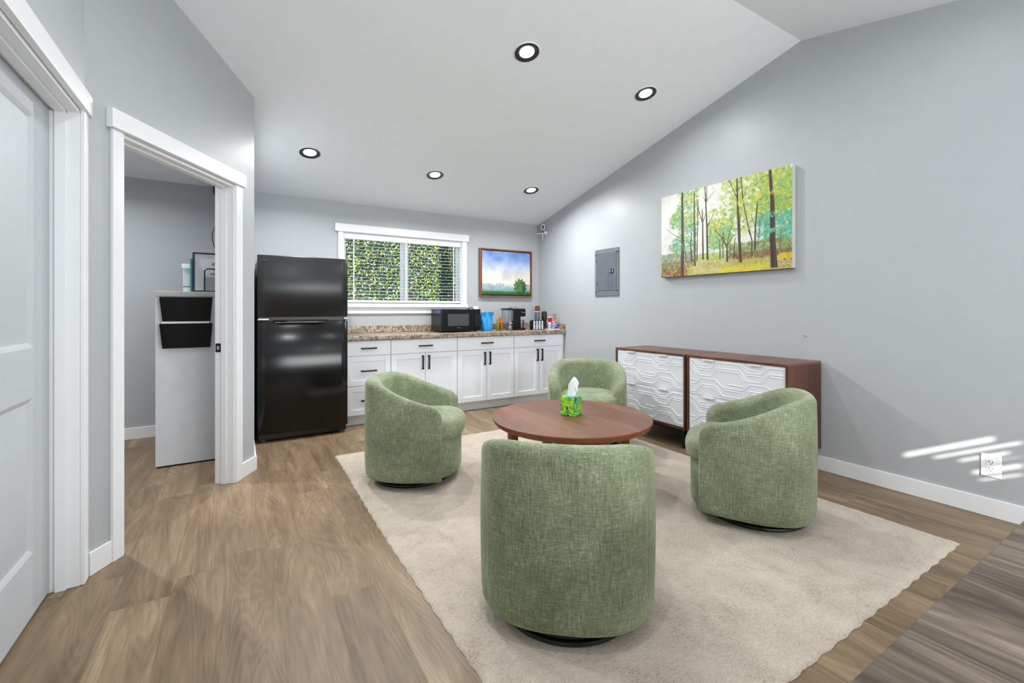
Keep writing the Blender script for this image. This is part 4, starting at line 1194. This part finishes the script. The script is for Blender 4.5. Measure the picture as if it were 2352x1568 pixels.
# tissue box
TBZ = ZTT + .0005
tx = thing('tissue_box', 'bright green and blue patterned tissue box on the coffee table', 'tissue box', (1.960, 2.432, TBZ), math.radians(-61))
mb = MB(); mb.box(-.056, .056, -.056, .056, 0, .128); mb.build('box', M['tissuebox'], tx, bevel=.003)
mb = MB(); mb.lathe([(.034, .1282), (.03, .1287)], (0, 0, 0), 24, cap0=False); mb.build('opening_film', plain('blue_film', (120, 170, 205), .4), tx)
mb = MB(); rings = []
prof = [(0, .026, .010, 0, 0), (.02, .030, .011, .002, 0), (.045, .030, .012, .010, .1), (.07, .032, .010, .016, .25), (.09, .030, .009, .026, .4), (.105, .022, .008, .030, .5), (.12, .012, .006, .030, .6), (.13, .004, .003, .027, .6)]
for z, a, b_, off, tw in prof:
    ring = []
    for i in range(36):
        q = 2 * PI * i / 36; r = 1 + .14 * math.sin(q * 5 + z * 30)
        x, y = a * r * math.cos(q), b_ * r * math.sin(q)
        ring.append((x * math.cos(tw) - y * math.sin(tw) + off * .8, x * math.sin(tw) + y * math.cos(tw) - off * .1, .129 + z))
    rings.append(ring)
mb.loft(rings)
# drooping corner flap
mb.loft([[(.022, -.004, .205), (.045, -.014, .185), (.058, -.020, .165), (.040, -.014, .168)], [(.022, -.001, .207), (.045, -.010, .187), (.058, -.017, .166), (.040, -.010, .170)]])
mb.build('tissue', M['paper'], tx, smooth=50)

# ------------------------------------------------------------------ foreground desk
dk = thing('desk', 'grey-brown wood-grain desk top cutting across the lower right foreground', 'desk', (0, 0, 0))
box('desktop', M['desk'], (.50, 2.30, -.50, .2466, .722, .750), dk, .002)
for x in (.56, 2.24):
    for y in (-.44, .19): box('leg', M['matteblack'], (x - .022, x + .022, y - .022, y + .022, 0, .7215), dk, .003)

# ------------------------------------------------------------------ office interior
cb = thing('storage_cabinet', 'tall pale grey cabinet end panel inside the office doorway', 'cabinet', (-.22, 4.24, 0))
box('end_panel', plain('grey_panel', (220, 223, 228), .45), (-.30, .17, 0, .42, .012, 1.283), cb, .002)
box('top_board', M['greytop'], (-.305, .17, -.008, .42, 1.2835, 1.322), cb, .002)
box('plinth', M['black'], (-.29, .16, .01, .41, 0, .0115), cb)
def pocket(z0, z1, lab):
    p = thing('file_pocket', lab, 'file pocket', (-.323, 4.239, z0), 0, 'black file pockets hung on the cabinet')
    h = z1 - z0; mb = MB()
    o = [[(-.150, 0, 0), (.145, 0, 0), (.145, -.05, 0), (-.150, -.05, 0)], [(-.166, 0, h), (.160, 0, h), (.160, -.075, h), (-.166, -.075, h)]]
    inn = [[(-.163, -.003, h), (.157, -.003, h), (.157, -.072, h), (-.163, -.072, h)], [(-.147, -.003, .004), (.142, -.003, .004), (.142, -.047, .004), (-.147, -.047, .004)]]
    mb.loft([o[0], o[1], inn[0], inn[1]]); mb.build('pocket', M['gloss'], p, bevel=.005)
    return p
pocket(1.098, 1.278, 'black plastic file pocket on the cabinet side, the upper one')
p = pocket(.895, 1.078, 'black plastic file pocket on the cabinet side, the lower one')
box('label_strip', M['white'], (-.152, .138, -.079, -.0755, .186, .199), p)
g = thing('storage_box', 'small white lidded box on the office cabinet, leftmost item', 'box', (-.31, 4.435, 1.3225))
box('box', M['offwhite'], (-.055, .06, -.05, .05, 0, .185), g, .002)
box('lid', M['white'], (-.062, .067, -.057, .057, .186, .222), g, .002)
box('base_band', M['darkgrey'], (-.056, .061, -.051, .051, .040, .046), g)
b = box('teal_folder', M['teal'], (-.006, .006, -.02, .03, 0, .262), None, .003); b.location = (-.3085, 4.335, 1.3225); tag(b, 'teal folder standing on edge beside the framed board', 'folder')
bd = thing('framed_board', 'black-framed white board with handwriting, standing on the office cabinet', 'board', (-.13, 4.325, 1.3225), 0)
box('board', M['offwhite'], (-.155, .16, 0, .012, .012, .300), bd)
box('frame_side', M['navy'], (-.170, -.155, -.004, .016, 0, .312), bd)
box('frame_rail', M['black'], (-.155, .165, -.004, .016, .300, .312), bd); box('frame_rail', M['black'], (-.155, .165, -.004, .016, 0, .0118), bd)
def text(s, size, loc, mat, parent, rot=(PI / 2, 0, 0)):
    c = bpy.data.curves.new('lettering', 'FONT'); c.body = s; c.size = size; c.extrude = .0004; c.shear = .3; c.align_x = 'CENTER'
    o = bpy.data.objects.new('lettering', c); COL.objects.link(o); c.materials.append(mat)
    bpy.context.view_layer.update(); dg = bpy.context.evaluated_depsgraph_get()
    me = bpy.data.meshes.new_from_object(o.evaluated_get(dg)); bpy.data.objects.remove(o)
    o = bpy.data.objects.new('lettering', me); COL.objects.link(o); o.location = loc; o.rotation_euler = rot; o.parent = parent
    return o
text('Key', .036, (-.018, -.0008, .212), M['black'], bd)
text('Log', .034, (-.010, -.0008, .172), M['black'], bd)
text('House', .034, (-.010, -.0008, .135), M['black'], bd)
tr = thing('desk_organizer', 'grey black-rimmed tray leaning upright in front of the framed board', 'tray', (-.10, 4.29, 1.3225))
box('panel', M['grey'], (-.118, .13, .004, .010, .008, .118), tr)
mb = MB(); mb.tube([(-.12, .002, .004), (-.12, .002, .165), (-.112, .002, .178), (-.10, .002, .183), (.13, .002, .183)], .005, 8); mb.build('wire_rim', M['black'], tr, smooth=60)
box('foot_rail', M['black'], (-.15, .14, -.006, .014, 0, .0075), tr, .002)
oc = thing('security_camera', 'black camera mounted high in the office, behind the door frame', 'camera', (-.13, 5.30, 2.34))
box('housing', M['black'], (-.07, .06, -.06, .018, -.035, .05), oc, .012)
MB().lathe([(.018, 0), (.018, -.004)], (-.03, -.06, .0), 16, 'Y').build('lens', M['screen'], oc)
box('bracket', M['grey'], (-.03, .02, -.01, .018, -.11, -.036), oc)
pts = [(-.12, 5.29, 2.24), (-.155, 5.29, 2.17), (-.17, 5.29, 2.12), (-.14, 5.29, 2.07), (-.10, 5.29, 2.07), (-.16, 5.29, 2.03), (-.205, 5.29, 1.96), (-.21, 5.29, 1.87), (-.19, 5.29, 1.79), (-.14, 5.29, 1.73), (-.12, 5.29, 1.70)]
def smooth_pts(P, it=2):
    for _ in range(it):
        Q = [P[0]]
        for a, b_ in zip(P, P[1:]): Q += [tuple(.75 * x + .25 * y for x, y in zip(a, b_)), tuple(.25 * x + .75 * y for x, y in zip(a, b_))]
        P = Q + [P[-1]]
    return P
cd = MB().tube(smooth_pts(pts), .0035, 8).build('camera_cord', M['black']); tag(cd, 'thin black cord looping down the office wall beneath the camera', 'cord')

# ------------------------------------------------------------------ outside
struct(MB().box(-14, 20, YB + .14, 30, -.35, -.3).build('ground', M['grass'], smooth=0))
def tree(cx, cy, w, hgt, zc0, n, label, seed):
    r = random.Random(seed)
    t = thing('garden_tree', label, 'tree', (cx, cy, -.3), 0, 'trees outside the kitchen window')
    MB().tube([(0, .3, 0), (.02, .3, zc0 * .6), (0, .3, zc0 + hgt * .5)], [.09, .07, .03], 8).build('trunk', M['bark'], t)
    vs = []; fs = []
    for k in range(n):
        while True:
            x, y, z = r.uniform(-1, 1), r.uniform(-1, 1), r.uniform(-1, 1)
            d = (abs(x) ** 3 + abs(y) ** 3 + abs(z) ** 3)
            if .45 < d < 1 and (y < -.1 or r.random() < .2): break
        c = Vector((x * w / 2, y * .55, zc0 + hgt / 2 + z * hgt / 2)); s = r.uniform(.012, .028)
        u = Vector((r.gauss(0, 1), r.gauss(0, 1), r.gauss(0, 1))).normalized(); v = u.orthogonal().normalized()
        v = (Matrix.Rotation(r.uniform(0, 6.28), 3, u) @ v); b = len(vs)
        vs += [c - u * s, c + v * s * .55, c + u * s, c - v * s * .55]; fs.append((b, b + 1, b + 2, b + 3))
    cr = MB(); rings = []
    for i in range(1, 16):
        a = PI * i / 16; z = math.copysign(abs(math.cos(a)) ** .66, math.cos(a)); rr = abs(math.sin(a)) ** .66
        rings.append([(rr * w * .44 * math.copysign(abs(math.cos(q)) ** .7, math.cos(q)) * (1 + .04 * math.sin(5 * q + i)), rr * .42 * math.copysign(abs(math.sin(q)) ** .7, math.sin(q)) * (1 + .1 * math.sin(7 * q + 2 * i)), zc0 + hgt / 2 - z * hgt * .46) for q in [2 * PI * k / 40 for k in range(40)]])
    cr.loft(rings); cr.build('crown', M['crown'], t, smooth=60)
    me = bpy.data.meshes.new('foliage'); me.from_pydata([tuple(v) for v in vs], [], fs); me.materials.append(M['leaf'])
    o = bpy.data.objects.new('foliage', me); COL.objects.link(o); o.parent = t
tree(2.2, 9.0, 2.9, 3.9, .25, 42000, 'sunlit leafy tree seen through the left half of the kitchen window', 1)
tree(4.7, 10.3, 3.4, 4.3, .2, 40000, 'sunlit leafy tree seen through the right half of the kitchen window', 2)
tree(7.2, 9.0, 2.6, 4.2, .2, 8000, 'leafy tree beyond the right edge of the kitchen window', 3)

# ------------------------------------------------------------------ light
W = bpy.data.worlds.new('world'); scene.world = W; W.use_nodes = True
bgn = W.node_tree.nodes['Background']; bgn.inputs[0].default_value = (.62, .78, 1, 1); bgn.inputs[1].default_value = 1.8
def area(name, loc, rot, sx, sy, e, col=(1, 1, 1)):
    L = bpy.data.lights.new(name, 'AREA'); L.shape = 'RECTANGLE'; L.size = sx; L.size_y = sy; L.energy = e; L.color = col
    o = bpy.data.objects.new(name, L); COL.objects.link(o); o.location = loc; o.rotation_euler = rot; return o
# daylight diffused through the rear window
area('rear_window_daylight', ((RX0 + RX1) / 2, YREAR + .02, (RZ0 + RZ1) / 2), (PI / 2, 0, 0), RX1 - RX0 - .1, RZ1 - RZ0 - .1, 96, (.95, .98, 1))
# daylight through the kitchen window
area('kitchen_window_daylight', ((WX0 + WX1) / 2, YB + .13, (WZ0 + WZ1) / 2), (-PI / 2, 0, 0), WX1 - WX0, WZ1 - WZ0, 22, (.9, .96, 1)) if False else None
S = bpy.data.lights.new('sun', 'SUN'); S.energy = 12; S.angle = math.radians(.42); S.color = (1, .96, .9)
so = bpy.data.objects.new('sun', S); COL.objects.link(so)
d = Vector((.75, 1, -.51)).normalized(); so.rotation_euler = d.to_track_quat('-Z', 'Y').to_euler()

# ------------------------------------------------------------------ camera
cam = bpy.data.cameras.new('camera'); co = bpy.data.objects.new('camera', cam); COL.objects.link(co)
co.location = (0, 0, 1.19); co.rotation_euler = (PI / 2, 0, -math.atan(631 / 1035.))
cam.sensor_width = 36; cam.lens = 36 * 1035 / 2352.; cam.shift_y = -75 / 2352.; cam.clip_start = .02
scene.camera = co
vs = scene.view_settings; vs.view_transform = 'Standard'; vs.look = 'None'; vs.gamma = 1; vs.use_curve_mapping = False; vs.exposure = 0.07
scene.cycles.use_denoising = True; scene.cycles.max_bounces = 8; scene.cycles.diffuse_bounces = 5; scene.cycles.use_adaptive_sampling = True; scene.cycles.adaptive_threshold = .03; scene.cycles.transparent_max_bounces = 16
scene.cycles.sample_clamp_indirect = 6
